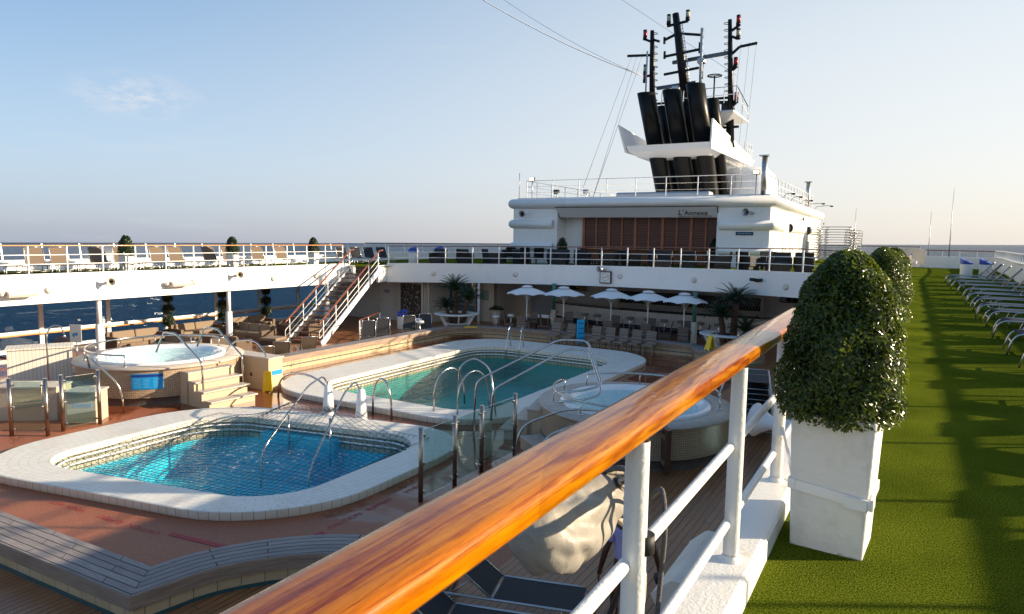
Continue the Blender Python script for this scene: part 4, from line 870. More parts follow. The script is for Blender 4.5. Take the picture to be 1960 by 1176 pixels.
def rim_rail(name, label, c, r, z, a0, a1, h=.30, n=20, posts=4):
    t = thing(name, label, 'handrail', (c[0], c[1], z)); pts = [(c[0]+r*math.cos(R(a0+(a1-a0)*i/n)), c[1]+r*math.sin(R(a0+(a1-a0)*i/n)), z+h) for i in range(n+1)]
    m = MB(); m.tube([(pts[0][0], pts[0][1], z)] + pts + [(pts[-1][0], pts[-1][1], z)] if False else pts, .026, 10); m.build('rail', 'steel', t, w=True)
    for k in range(posts):
        p = pts[int(n*k/(posts-1))]; m = MB(); m.tube([(p[0], p[1], z), (p[0], p[1], z+h)], .016, 8); m.lathe([(.06, 0), (.06, .015), (.02, .03)], (p[0], p[1], z), 14); m.build('post', 'steel', t, w=True)
    return t
rim_rail('rim_rail', 'curved steel grab rail round the rim of the left hot tub', (-20.05, 12.75), 2.05, -2.22, -60, -330+60, .32, 40, 8)
rim_rail('rim_rail', 'curved steel grab rail along the near rim of the right hot tub', (-5.48, 15.36), 1.95, -2.25, 175, 300, .30, 16, 4)
rim_rail('rim_rail', 'curved steel grab rail along the far rim of the right hot tub', (-5.48, 15.36), 1.95, -2.25, 150, 10, .30, 16, 4)
# board on left tub wall
def curved_board(parent_label, c, r, z0, z1, a0, a1, nm):
    t = thing(nm, parent_label, 'sign', (c[0], c[1], z0)); m = MB(); m.lathe([(r, 0), (r, z1-z0)], (0, 0, 0), 14, R(a0), R(a1)); m.lathe([(r-.015, 0), (r, 0)], (0, 0, 0), 14, R(a0), R(a1)); m.lathe([(r-.015, z1-z0), (r, z1-z0)], (0, 0, 0), 14, R(a0), R(a1)); m.build('board', 'blue', t)
    m = MB(); m.lathe([(r+.003, z1-z0-.09), (r+.003, z1-z0-.02)], (0, 0, 0), 14, R(a0), R(a1)); m.build('header_band', 'navy', t)
    m = MB()
    for k in range(7):
        zz = (z1-z0)*.12+k*(z1-z0)*.09
        for q in range(3):
            b0 = a0+(a1-a0)*(.06+.31*q); m.lathe([(r+.003, zz), (r+.003, zz+.012)], (0, 0, 0), 4, R(b0), R(b0+(a1-a0)*random.uniform(.16, .26)))
    m.build('text_lines', 'paleblue', t); return t
M['navy'] = pm('navy_print', (.005, .03, .22), rough=.4); M['paleblue'] = pm('pale_blue_print', (.10, .42, .72), rough=.4)
curved_board('blue notice board with pale text on the side of the left hot tub', (-20.05, 12.75), 2.34, -2.82, -2.38, -52, -32, 'notice_board')
curved_board('blue notice board on the left side of the right hot tub', (-5.48, 15.36), 2.24, -2.95, -2.42, 178, 200, 'notice_board')
def steps(label, c, ang, r, n_, w0, rise, run, zb, name='tub_steps'):
    """stair block leaving a tub radially at angle ang (deg)"""
    t = thing(name, label, 'steps', (c[0]+math.cos(R(ang))*r, c[1]+math.sin(R(ang))*r, zb), R(ang))
    for i in range(n_):
        h = rise*(n_-i); m = MB(); m.box((run*(i+.5)-.10, 0, (h-.05)/2), (run+.0+.2*(i == 0), w0-.04, h-.05)); m.build('riser_block', 'mosaic2', t)
        m = MB(); m.box((run*(i+.5)+.01, 0, h-.024), (run+.02, w0, .045)); m.build('tread_slab', 'stone', t, bev=.008)
    return t
M['mosaic2'] = pm('pale_mosaic', (.54, .43, .30), (.44, .34, .22), rough=.4, scale=60)
steps('beige stone steps climbing to the left hot tub, bright in the sun', (-20.05, 12.75), -3, 2.25, 4, 1.5, .235, .36, ZP)
steps('small dark stone steps at the front left of the left hot tub', (-20.05, 12.75), -88, 2.2, 2, 1.0, .30, .36, ZP)
steps('shaded mosaic steps on the pool side of the right hot tub', (-5.48, 15.36), 195, 2.15, 3, 1.25, .27, .34, ZP)
steps('grey slatted step at the near left of the right hot tub', (-5.48, 15.36), 232, 2.15, 1, 1.2, .30, .55, ZP)
def two_rails(label, A, Bm, C, D, off, E_=None):
    P = []
    for k in (0, 1):
        o_ = Vector(off)*k; pts = [Vector(A)+o_, Vector(Bm)+o_, Vector(C)+o_, Vector(D)+o_] + ([Vector(E_)+o_] if E_ else []); P.append(fillet(pts, .12))
    return pipes('tub_handrail', label, 'handrail', P, .028)
two_rails('pair of angular steel handrails over the steps of the left hot tub', (-17.05, 12.05, ZP+.25), (-17.1, 12.05, -2.05), (-18.15, 12.0, -1.32), (-18.75, 12.0, -1.32), (0.0, 1.35, 0), (-19.15, 12.0, -1.95))
pipes('curved_rail', 'arched steel rail left of the left hot tub above the dark steps', 'handrail', [fillet([(-19.55, 10.3, -2.2), (-19.3, 10.1, -1.75), (-18.6, 9.9, -1.85), (-18.15, 10.35, -2.55), (-18.15, 10.4, ZP)], .35)], .026)
pipes('curved_rail', 'arched steel rail behind the right end of the left hot tub', 'handrail', [fillet([(-18.6, 13.9, -2.25), (-18.4, 14.1, -1.8), (-17.7, 14.4, -1.75), (-17.2, 14.4, -2.2), (-17.15, 14.4, ZP)], .35)], .026)
pipes('curved_rail', 'low arched steel rails at the near side of the right hot tub', 'handrail', [fillet([(-7.0, 12.2, ZP), (-6.9, 12.3, -2.35), (-6.2, 13.1, -2.05), (-5.6, 13.5, -2.1), (-5.5, 13.5, -2.25)], .3), fillet([(-6.2, 11.7, ZP), (-6.1, 11.8, -2.35), (-5.4, 12.6, -2.05), (-4.9, 13.2, -2.1), (-4.8, 13.4, -2.25)], .3)], .026)
pipes('curved_rail', 'arched steel rails at the far side of the right hot tub', 'handrail', [fillet([(-5.9, 19.3, ZT), (-5.85, 19.2, -2.4), (-5.3, 18.3, -1.95), (-4.9, 17.6, -1.95), (-4.85, 17.3, -2.25)], .35), fillet([(-4.9, 19.5, ZT), (-4.85, 19.4, -2.4), (-4.3, 18.5, -1.95), (-3.9, 17.6, -1.95), (-3.9, 17.0, -2.25)], .35)], .026)
t = thing('tub_cabinet', 'dark wooden louvred locker door in the side of the right hot tub', 'door', (-4.15, 13.52, ZT+.05), R(-56))
m = MB(); m.box((0, .0, .47), (.62, .10, .90)); m.build('door_panel', 'clockwood', t); 
for z in (.2, .74):
    m = MB(); m.box((0, -.055, z), (.42, .012, .10)); m.build('vent_grille', 'mosaic', t)
# wall block with yellow sign and port light
t = thing('stone_pier', 'cream stone pier with small round wall lights right of the left hot tub', 'pier', (-17.35, 14.35, ZP)); m = MB(); m.box((-.75, .25, .5), (2.1, .55, 1.0)); m.build('block', 'mosaic2', t); m = MB(); m.box((-.75, .25, 1.02), (2.2, .62, .05)); m.build('cap_slab', 'stone', t, bev=.01)
m = MB(); m.box((.303, .30, .55), (.012, .40, .14)); m.build('blue_label', 'blue', t)
for x in (-.5, -1.1):
    m = MB(); m.tube([(x, -.03, .45), (x, -.045, .45)], .06, 16); m.build('wall_light', 'steel', t)
def wet_sign(label, loc, rz, folded=False, sc=1):
    t = thing('wet_floor_sign', label, 'floor sign', loc, rz); a = R(3 if folded else 17)
    for s_ in (-1, 1):
        q = Matrix.Rotation(s_*a, 3, 'Y'); m = MB(); h, w_ = .66, .30
        pts = [(-w_/2, 0), (-w_*.30, 0), (-w_*.25, .05), (w_*.25, .05), (w_*.30, 0), (w_/2, 0), (w_*.38, h*.96), (w_*.30, h), (-w_*.30, h), (-w_*.38, h*.96)]
        off = Vector((-s_*math.tan(a)*-h*1.0*0, 0, 0)); top = Vector((0, 0, h*math.cos(a)))
        f = [top + q @ Vector((s_*.012, x, z-h)) for x, z in pts]; b = [top + q @ Vector((-s_*.004, x, z-h)) for x, z in pts]; k = len(pts)
        m.add(f+b, [list(range(k)), [k+i for i in range(k)][::-1]]+[(i, (i+1) % k, k+(i+1) % k, k+i) for i in range(k)]); m.build('panel', 'yellow', t)
        m = MB(); tri = [(0, .44), (-.085, .29), (.085, .29)]; 
        for (x0, z0), (x1, z1) in zip(tri, tri[1:]+tri[:1]): m.bar(top+q @ Vector((s_*.014, x0, z0-h)), top+q @ Vector((s_*.014, x1, z1-h)), .014, .004, up=q @ Vector((1, 0, 0)))
        m.bar(top+q @ Vector((s_*.014, -.02, .32-h)), top+q @ Vector((s_*.014, .03, .39-h)), .02, .004, up=q @ Vector((1, 0, 0)))
        for zz, ww in ((.22, .16), (.19, .12), (.54, .10), (.13, .10)): m.bar(top+q @ Vector((s_*.014, -ww/2, zz-h)), top+q @ Vector((s_*.014, ww/2, zz-h)), .016, .004, up=q @ Vector((1, 0, 0)))
        m.build('printing', 'blackm', t)
    return t
wet_sign('yellow folding wet floor sign standing by the right palm table', (-6.75, 27.6, ZB), R(-125))
wet_sign('folded yellow wet floor sign leaning against the stone pier', (-16.98, 14.22, ZP), R(-60), True)
m = MB(); m.box((-18.3, 27.55, ZB+.03), (.62, .16, .05), R(35)); o = m.build('folded_sign', 'yellow', bev=.01); tag(o, 'yellow folded sign lying flat on the bench below the left palm table', 'floor sign')
# ---------------- glass screens ----------------
def screen(label, pts, h, zb=ZP, skip=()):
    t = thing('glass_screen', label, 'glass screen', (pts[0][0], pts[0][1], zb))
    for (x, y) in pts:
        p = thing  # posts
        m = MB(); m.tube([(x, y, zb), (x, y, zb+h)], .045, 16); po = m.build('post', 'brushed', t, w=True)
    for i, ((x0, y0), (x1, y1)) in enumerate(zip(pts, pts[1:])):
        if i in skip: continue
        a, b = Vector((x0, y0, 0)), Vector((x1, y1, 0)); d = (b-a).normalized(); m = MB(); m.bar(a+d*.09+Vector((0, 0, zb+h*.5)), b-d*.09+Vector((0, 0, zb+h*.5)), .012, h*.90); m.build('pane', 'glass', t, w=True)
        for q, e in ((a, d), (b, -d)):
            for z in (.12, .5, .88):
                m = MB(); c = q+e*.075+Vector((0, 0, zb+h*z)); m.box(c, (.06, .06, .05), math.atan2(d.y, d.x)); m.build('clamp', 'steel', t, w=True, bev=.008)
    return t
screen('three steel posts with folded clear glass panes beside the right pool edge', [(-7.55, 9.75), (-7.52, 10.8), (-7.50, 11.75), (-7.48, 13.1)], 1.42)
screen('folded clear glass shower screen with steel posts at the left edge of the pool floor', [(-18.22, 7.75), (-17.53, 8.21)], 1.40)
screen('second pair of steel posts with glass beside the stone shower box', [(-17.66, 8.62), (-17.57, 9.45)], 1.40)
m = MB(); m.tube([(-15.55, 5.45, ZP), (-15.55, 5.45, ZP+1.4)], .045, 14); o = m.build('screen_post', 'brushed'); tag(o, 'lone steel screen post at the left edge by the near pool rim', 'post')
m = MB(); m.box((-7.95, 12.6, ZP+.4), (.16, .3, .8)); o = m.build('foot_shower_box', 'stone', bev=.01); tag(o, 'small dark stone box behind the right glass screen', 'box')
# ---------------- left foreground: counter, shower, sign ----------------
M['counterpanel'] = brickmat('white_beadboard', (.66, .62, .56), (.62, .58, .52), (.36, .33, .29), 60, .10, .006, uv=False, off=0, bump=.3, rot=R(90))
M['bluemotif'] = pm('blue_print', (.05, .30, .50), rough=.5)
t = thing('towel_counter', 'white panelled towel counter with pale top behind the left glass screens', 'counter', (-23.25, 10.8, ZT), R(62.6)); m = MB(); m.box((0, 0, .58), (1.65, .8, 1.16)); m.build('body', 'counterpanel', t); m = MB(); m.box((0, 0, 1.18), (1.75, .9, .05)); m.build('top', 'counterpanel', t, bev=.008)
t = thing('stone_shower_box', 'low stone clad shower block with a blue strip label between the glass screens', 'shower block', (-18.25, 9.5, ZP), R(35)); m = MB(); m.box((0, 0, .38), (.75, .62, .76)); m.build('block', 'tan', t); m = MB(); m.box((0, 0, .785), (.82, .69, .05)); m.build('cap', 'stone', t, bev=.01); m = MB(); m.box((.05, -.316, .45), (.46, .01, .09)); m.build('blue_label', 'blue', t)
t = thing('stone_shower_box', 'taller stone block behind the leftmost glass pane', 'shower block', (-19.6, 8.9, ZP), R(35)); m = MB(); m.box((0, 0, .42), (1.5, .7, .84)); m.build('block', 'tan', t); m = MB(); m.box((0, 0, .865), (1.57, .77, .05)); m.build('cap', 'stone', t, bev=.01)
t = thing('garden_shower', 'bent chrome outdoor shower pipe rising behind the left glass screen', 'shower', (-20.2, 9.55, ZP)); m = MB(); m.tube(fillet([(0, 0, .5), (0, 0, 2.05), (.05, .1, 2.30), (.22, .28, 2.30), (.27, .33, 2.02)], .14), .022, 10); m.build('pipe', 'steel', t); m = MB(); m.lathe([(.02, .06), (.05, 0), (.0, 0)], (.27, .33, 1.97), 14); m.build('shower_head', 'steel', t); m = MB(); m.box((0, 0, .45), (.12, .12, .14)); m.build('valve', 'steel', t, bev=.01)
t = thing('notice_stand', 'cream towel notice with a blue motif on a thin metal stand', 'sign', (-24.3, 12.4, ZT), R(28)); m = MB(); m.tube([(0, .03, 0), (0, .03, 1.2)], .016, 8); m.lathe([(.16, 0), (.16, .02), (.02, .03)], (0, .03, 0), 16); m.build('stand', 'steel', t); m = MB(); m.box((0, 0, 1.32), (.40, .012, .62)); m.build('notice', 'signpaper', t)
m = MB(); m.box((-.06, -.010, 1.27), (.09, .006, .13), m=Matrix.Rotation(R(25), 3, 'Y')); m.box((.03, -.010, 1.30), (.09, .006, .11), m=Matrix.Rotation(R(-30), 3, 'Y')); m.build('motif', 'bluemotif', t)
# ---------------- seating on the port terrace ----------------
def sofa(label, loc, rz, L=2.0, nseat=2, dark=False, cat='sofa', name='rattan_sofa', group=None, H=.72):
    t = thing(name, label, cat, loc, rz, group); a, c = ('darkwicker', 'darkcush') if dark else ('rattan', 'cushion')
    m = MB(); m.box((0, 0, .17), (L, .82, .30)); m.box((0, .35, H/2+.16), (L, .13, H-.30)); m.box((-L/2+.07, -.03, .44), (.14, .76, .25)); m.box((L/2-.07, -.03, .44), (.14, .76, .25)); m.build('wicker_body', a, t, bev=.02)
    w_ = (L-.30)/nseat
    for i in range(nseat):
        x = -L/2+.15+w_*(i+.5); m = MB(); m.box((x, -.05, .38), (w_-.01, .68, .14)); m.build('seat_cushion', c, t, bev=.035, seg=3); m = MB(); m.box((x, .24, .58), (w_-.02, .15, .34), m=Matrix.Rotation(R(-12), 3, 'X')); m.build('back_cushion', c, t, bev=.05, seg=3)
    return t
M['darkcush'] = pm('charcoal_cushion', (.03, .03, .035), rough=.9); M['bluemotif'] = pm('blue_print', (.05, .30, .50), rough=.5)
G = 'rattan sofas on the port terrace'
for i, (x, y, rz, L, n_) in enumerate([(-24.6, 16.2, 0, 2.2, 2), (-23.6, 17.8, 185, 1.9, 2), (-27.4, 16.4, 90, 2.2, 2), (-27.6, 19.3, 90, 2.2, 2), (-25.4, 20.4, 0, 2.4, 3), (-27.7, 22.3, 90, 2.2, 2), (-25.4, 23.2, 0, 2.2, 2), (-23.4, 14.9, 10, .95, 1)]):
    sofa('brown rattan sofa with beige cushions, %s from the left on the shaded port terrace' % OR[i], (x, y, ZT), R(rz+90 if False else rz), L, n_, group=G)
for i, (x, y) in enumerate([(-23.0, 19.6), (-26.0, 18.0)]):
    t = thing('ottoman', ['square rattan ottoman with tan pad left of the stair foot', 'square rattan ottoman with tan pad between the far sofas'][i], 'ottoman', (x, y, ZT), R(15)); m = MB(); m.box((0, 0, .18), (.8, .8, .36)); m.build('wicker_body', 'rattan', t, bev=.02); m = MB(); m.box((0, 0, .41), (.78, .78, .11)); m.build('pad', 'cushion', t, bev=.03, seg=3)
def pot_plant(label, loc, r=.2, h=.35, rl=.28, tex='purple', potm='whiteplain', n=260, sz=.09):
    t = thing('potted_plant', label, 'potted plant', loc); m = MB(); m.lathe([(r*.7, 0), (r, h), (r-.02, h), (r-.03, h-.04), (0, h-.04)], (0, 0, 0), 20); m.build('pot', potm, t)
    m = MB(); pts = []
    for _ in range(n):
        a = random.uniform(0, 6.283); rr_ = rl*random.random()**.5; z = h+.02+random.random()*.22*(1-(rr_/rl)**2+.2); pts.append((Vector((rr_*math.cos(a), rr_*math.sin(a), z)), Vector((math.cos(a)*.5, math.sin(a)*.5, 1))))
    leaves(m, pts, sz, .3); m.build('foliage', tex, t); return t
pot_plant('dark purple plant in a white pot beside the rattan sofa left of the stairs', (-22.9, 18.0, ZT), .2, .42)
pot_plant('dark purple plant in a white pot between the sofas behind the left hot tub', (-24.9, 17.6, ZT), .2, .42)
pot_plant('small dark plant on the far left behind the towel counter', (-25.2, 12.4, ZT+.6), .2, .3)
pot_plant('round dark shrub in a square grey pot left of the bar', (-19.9, 32.5, ZT), .3, .75, .42, 'leaf2', 'cream', 500, .10)
def ball_tree(label, loc, group):
    t = thing('ball_topiary', label, 'topiary', loc, group=group); m = MB(); m.tube([(0, 0, .3), (0, 0, 1.9)], .025, 8); m.build('trunk', 'stem', t); m = MB(); m.lathe([(.18, 0), (.24, .42), (.2, .42), (0, .40)], (0, 0, 0), 20); m.build('pot', 'clockwood', t)
    for k, (z, r) in enumerate(((.78, .30), (1.32, .27), (1.85, .24))):
        m = MB(); pts = []
        for _ in range(700):
            d = Vector((random.gauss(0, 1), random.gauss(0, 1), random.gauss(0, 1))).normalized(); pts.append((Vector((0, 0, z))+d*r*random.uniform(.72, 1.06), d))
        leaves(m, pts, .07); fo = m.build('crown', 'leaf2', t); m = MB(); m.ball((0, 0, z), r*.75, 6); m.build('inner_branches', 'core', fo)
    return t
gt = 'ball topiaries by the port windows'
bt = ball_tree('x', (0, 0, 0), gt); 
proto_use(bt, [((-28.9, 18.75, ZT), 0), ((-28.9, 21.6, ZT), 1), ((-28.9, 24.2, ZT), 2)], ['three ball topiary by the port windows, %s from the left' % OR[i] for i in range(3)], gt)
# ---------------- port upper deck planters, bins, outer screens ----------------
for i, (x, y, s_) in enumerate([(-27.3, 16.0, 1), (-27.3, 21.0, 1), (-27.3, 26.0, 1)]):
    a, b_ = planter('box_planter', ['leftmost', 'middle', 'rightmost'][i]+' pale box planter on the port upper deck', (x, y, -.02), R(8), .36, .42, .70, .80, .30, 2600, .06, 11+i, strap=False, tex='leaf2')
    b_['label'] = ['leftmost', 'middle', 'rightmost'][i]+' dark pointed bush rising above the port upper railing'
def bin_(label, loc, rz=0, group='round litter bins with slanted blue lids'):
    t = thing('litter_bin', label, 'bin', loc, rz, group); m = MB(); m.lathe([(.26, 0), (.27, .02), (.27, .66)], (0, 0, 0), 28); m.build('body', 'whiteplain', t)
    m = MB(); n = 28; lo = [(.285*math.cos(2*math.pi*k/n), .285*math.sin(2*math.pi*k/n), .66) for k in range(n)]; hi = [(p[0], p[1], .84+.14*p[0]/.285) for p in lo]; m.loft([lo, hi], smooth=True); m.add(hi, [list(range(n))]); m.build('lid', 'bluelid', t)
    for y in (-.10, .10):
        m = MB(); c = Vector((0, y, .846)); m.add([c+Vector((.075*math.cos(a), .075*math.sin(a), .14*.075*math.cos(a)/.285)) for a in [2*math.pi*k/14 for k in range(14)]], [list(range(14))]); m.build('opening', 'blackm', t)
    return t
bin_('left one of two white bins with blue lids at the end of the turf walkway', (2.45, 41.0, 0), R(160)); bin_('right one of two white bins with blue lids at the end of the turf walkway', (3.25, 41.1, 0), R(160))
bin_('white bin with blue lid in the corner behind the stair head', (-24.6, 31.0, 0), R(100)); bin_('white bin with blue lid just left of the curved forward railing', (-23.1, 31.4, 0.05), R(100)); bin_('blue lidded bin on the lower deck behind the stair guard rail', (-22.6, 27.6, ZT), R(100)); bin_('blue lidded bin beyond the far bush at the forward end of the turf', (.2, 62, .1), R(100))
def bulwark(label, pts, hb=.62, ht=1.12, post_d=1.3, lean=.0, glassm='seaglass', topm='teakdark', out=1):
    """outer bulwark: solid lower wall, leaning stanchions, glass and rail"""
    t = thing('outer_bulwark', label, 'bulwark', pts[0]); z0 = pts[0][2]
    P = [(p[0], p[1], 0) for p in pts]
    m = MB(); m.sweep(P, [(-.03*out, z0), (-.05*out, z0+hb-.06), (-.16*out, z0+hb), (.22*out, z0+hb), (.22*out, z0-.8)], cap=False); m.build('wall', 'white', t, w=True)
    m = MB(); m.sweep(P, [(.02+lean, z0+ht+.03), (.09+lean, z0+ht), (.02+lean, z0+ht-.04), (-.05+lean, z0+ht)], pclosed=True, smooth=False); m.build('top_rail', topm, t, w=True)
    tot = 0
    for i in range(len(P)-1):
        a, b = Vector(P[i]), Vector(P[i+1]); L = (b-a).length; d = (b-a)/L; n = Vector((d.y, -d.x, 0)); k = max(1, int(L/post_d))
        for j in range(k+1):
            c = a+d*(L*j/k); m = MB(); m.bar(c+n*.02+Vector((0, 0, z0+hb)), c+n*(.02+lean)+Vector((0, 0, z0+ht)), .05, .03); m.build('stanchion', 'whiteplain', t, w=True)
        m = MB(); m.add([a+n*.03+Vector((0, 0, z0+hb)), b+n*.03+Vector((0, 0, z0+hb)), b+n*(.03+lean)+Vector((0, 0, z0+ht-.03)), a+n*(.03+lean)+Vector((0, 0, z0+ht-.03))], [(0, 1, 2, 3)]); m.build('pane', glassm, t, w=True)
    return t
bulwark('white bulwark with leaning stanchions along the right edge of the turf deck', [(4.25, -6, 0), (4.25, 38, 0), (4.75, 48, 0), (4.9, 55.5, 0)], .85, 1.25, .8, -.05, glassm='bulwarkglass')
t = thing('tall_stanchion', 'x', 'post', (4.3, 3.0, .8)); m = MB(); m.tube([(0, 0, 0), (0, 0, 1.0)], .02, 8); m.build('post', 'whiteplain', t)  # out-of-view posts added to throw shadow streaks across the turf
proto_use(t, [((4.32, 3.0+1.45*i, .8), 0) for i in range(16)], ['thin tall post on the starboard bulwark, %s from the camera' % OR[i] for i in range(16)], 'thin tall posts on the starboard bulwark')
bulwark('white windscreen across the forward end of the turf walkway behind the bins', [(4.9, 56, 0), (.9, 56, 0)], .80, 1.22, 1.0, 0.0, out=-1)
bulwark('far forward windscreen with dark rail seen beyond the stacked loungers', [(.6, 63.5, .1), (-8, 66.5, .2)], .55, 1.3, 2.2, 0)
bulwark('outer windscreen of the port upper deck with slanted white stanchions', [(-30.5, -6, 0), (-30.5, 33.5, 0)][::-1], .40, 1.06, 1.45, .12, out=-1, topm='alu')
bulwark('outer windscreen on the port side behind the forward deck furniture', [(-30.5, 33.6, 0), (-28.5, 45, .0), (-26, 60, .0)][::-1], .45, 1.10, 1.5, .12, out=-1)
t = thing('ramp_screen', 'slanted white steel screen joining the two forward windscreens', 'screen', (.9, 56, 0)); m = MB(); m.add([(.9, 56, .1), (.9, 56, 1.2), (.1, 59, 1.35), (.05, 59, .6), (.93, 56.1, .1), (.93, 56.1, 1.2), (.13, 59.1, 1.35), (.08, 59.1, .9)], [(0, 1, 2, 3), (7, 6, 5, 4), (0, 4, 5, 1), (1, 5, 6, 2), (2, 6, 7, 3), (3, 7, 4, 0)]); m.add([(.1, 59, 1.35), (.05, 59, .9), (-.8, 62.5, .3), (-.8, 62.5, 1.2)], [(0, 1, 2, 3)]); m.build('panel', 'cream', t, w=True)
for i, (x, y, h) in enumerate([(-4.3, 66, 4.6), (1.2, 64, 4.2), (2.6, 64, 6.0)]):
    t = thing('whip_antenna', ['leftmost', 'middle', 'rightmost and tallest'][i]+' thin grey whip antenna at the forward end of the ship', 'antenna', (x, y, 0), group='whip antennas'); m = MB(); m.tube([(0, 0, 0), (0, 0, h*.45), (0, 0, h)], [.05, .035, .012], 8); m.build('rod', 'alu', t)
# ---------------- fixtures on the fascias ----------------
def horn(label, loc, rz, mat_='cream', sc=1, group='horn loudspeakers'):
    t = thing('horn_speaker', label, 'loudspeaker', loc, rz, group, sc); m = MB(); q = Matrix.Rotation(R(90), 3, 'Y')
    m.lathe([(.045, -.12), (.06, -.10), (.06, 0), (.05, .03), (.06, .12), (.10, .20), (.145, .26), (.15, .265), (.135, .262), (.09, .19), (.03, .05)], (.25, 0, 0), 24, m=q); m.build('horn', mat_, t); m = MB(); m.tube([(0, 0, -.02), (.12, 0, -.08), (.2, 0, -.05)], .016, 8); m.box((.01, 0, -.02), (.02, .10, .10)); m.build('bracket', mat_, t); m = MB(); m.ball((.33, 0, 0), .05, 5); m.build('driver', 'blackm', t); return t
def disc(label, loc, rz, group='round bulkhead lamps', r=.115):
    t = thing('bulkhead_lamp', label, 'wall lamp', loc, rz, group); q = Matrix.Rotation(R(90), 3, 'Y'); m = MB(); m.lathe([(r, 0), (r, .03), (r*.9, .06), (r*.5, .085), (0.001, .09)], (0, 0, 0), 24, m=q); m.build('lens', 'lampglass', t); m = MB(); m.lathe([(r+.012, 0), (r+.012, .03), (r, .035)], (0, 0, 0), 24, m=q)
    for a in (0, 60, 120): m.box((.075, 0, 0), (.012, r*1.7, .010), m=Matrix.Rotation(R(a), 3, 'X'))
    m.build('guard', 'cream', t); return t
def flood(label, loc, rz, L=.72):
    t = thing('floodlight', label, 'floodlight', loc, rz, 'box floodlights'); m = MB(); pr_ = [(0.05, .09), (.30, .09), (.42, -.02), (.36, -.12), (.05, -.12)]
    m.loft([[(x, -L/2, z) for x, z in pr_], [(x, L/2, z) for x, z in pr_]]); m.add([(x, -L/2, z) for x, z in pr_], [(4, 3, 2, 1, 0)]); m.add([(x, L/2, z) for x, z in pr_], [(0, 1, 2, 3, 4)]); m.build('housing', 'creamwhite', t, bev=.02); m = MB(); m.box((.12, -L/2-.08, 0), (.2, .16, .12)); m.build('junction_box', 'creamwhite', t, bev=.02)
    m = MB(); m.add([(.365, -L/2+.05, -.114), (.424, -L/2+.05, -.035), (.424, L/2-.05, -.035), (.365, L/2-.05, -.114)], [(0, 1, 2, 3)]); m.build('lens', 'lampglass', t)
    return t
M['creamwhite'] = pm('off_white_housing', (.72, .66, .58), (.62, .54, .45), rough=.5, scale=5)
X0 = -25.69
flood('long box floodlight at the far left of the sunlit port deck edge', (X0, 11.35, -.52), 0, .85); flood('long box floodlight in the middle of the sunlit port deck edge', (X0, 17.1, -.46), 0, .85)
for i, (y, z) in enumerate([(12.3, -.47), (17.85, -.44), (21.95, -.48), (24.6, -.47)]): disc('round lamp on the sunlit port deck edge, %s from the left' % OR[i], (X0, y, z), 0)
for i, (y, z) in enumerate([(14.5, -.26), (20.1, -.22)]): horn(['left', 'right'][i]+' cream horn speaker on the sunlit port deck edge', (X0, y, z), R(-35), group='cream horn loudspeakers')
def onfwd(x): a = math.atan2(-.054*(x+13.35)*-1*-1, 1); return (x, ey(x)-.008)
for i, (x, z) in enumerate([(-22.0, -.40), (-17.8, -.33), (-12.2, -.22), (-8.4, -.20), (-4.25, -.22)]):
    p = onfwd(x); disc('pale round lamp on the shaded forward deck edge, %s from the left' % OR[i], (p[0], p[1], z+.02), R(-90)+math.atan(-.054*(x+13.35)), group='round lamps on the forward deck edge')
p = onfwd(-5.4); t = thing('security_camera', 'dark pair of camera and speaker brackets on the forward deck edge above the right palm', 'camera', (p[0], p[1], .02), R(-90)); q = Matrix.Rotation(R(90), 3, 'Y'); m = MB(); m.tube([(.05, .1, 0), (.3, -.02, -.03)], .07, 12); m.tube([(.05, -.15, 0), (.25, -.30, .02)], .07, 12); m.box((.02, -.02, -.02), (.06, .35, .14)); m.build('housing', 'blackm', t)
# clock
p = onfwd(-12.95); t = thing('deck_clock', 'square dark brown deck clock on the forward deck edge', 'clock', (p[0]+.02, p[1]-.0, -.27)); m = MB(); m.box((0, -.07, 0), (.60, .12, .60)); m.build('case', 'clockwood', t, bev=.01); m = MB(); m.box((0, -.135, 0), (.50, .012, .50)); m.build('face', 'clockface', t)
m = MB()
for k in range(12):
    a = R(30*k); m.bar((.21*math.sin(a), -.146, .21*math.cos(a)), (.16*math.sin(a), -.146, .16*math.cos(a)), .022, .006, up=(0, 1, 0))
for a, l_, w_ in ((R(255), .13, .024), (R(65), .19, .016)): m.bar((-.03*math.sin(a), -.150, -.03*math.cos(a)), (l_*math.sin(a), -.150, l_*math.cos(a)), w_, .006, up=(0, 1, 0))
m.build('hands_and_marks', 'greylet', t)
horn('grey horn speaker right above the deck clock', (p[0]-.02, p[1], .14), R(-110), 'alu')
flood('white box floodlight hanging below the near curb, seen from above', (-.76, 4.08, -.42), R(180), .8)
horn('white horn floodlight hanging below the near curb by the third post', (-.76, 7.55, -.36), R(160), 'whiteplain', 1.25)
# ---------------- back wall and bar under the forward deck ----------------
WY = 36.4
t = thing('back_wall', 'cream panelled wall with door behind the staircase and bar under the forward deck', 'wall', (-14, WY, ZT))
m = MB(); m.box((-26.5, 30.2, -1.98), (6.9, .2, 2.45)); m.box((-23.0, 31.3, -1.98), (.14, 2.0, 2.45)); m.box((-11.5, WY+2.1, -2.0), (24, .12, 2.5)); m.box((-20.75, 33.0, -1.98), (.95, .3, 2.45)); m.box((-20.35, 35.2, -1.98), (.14, 4.2, 2.45)); m.build('panelling', 'beige', t, w=True)
m = MB(); m.box((-25.8, 30.08, -2.13), (.95, .05, 2.1)); do = m.build('door', 'counterpanel', t, w=True); m = MB(); m.box((-26.15, 30.02, -2.1), (.14, .04, .03)); h_ = m.build('handle', 'steel', do); h_.location = (14, -WY, -ZT); 
t2 = thing('toilet_sign', 'small blue lettered sign on the cream door behind the staircase', 'sign', (-25.75, 30.04, -1.55)); m = MB()
for z in (.05, -.06):
    for k in range(6): m.box((-.16+.06*k, 0, z), (.04, .01, .05+.02*(k % 2)))
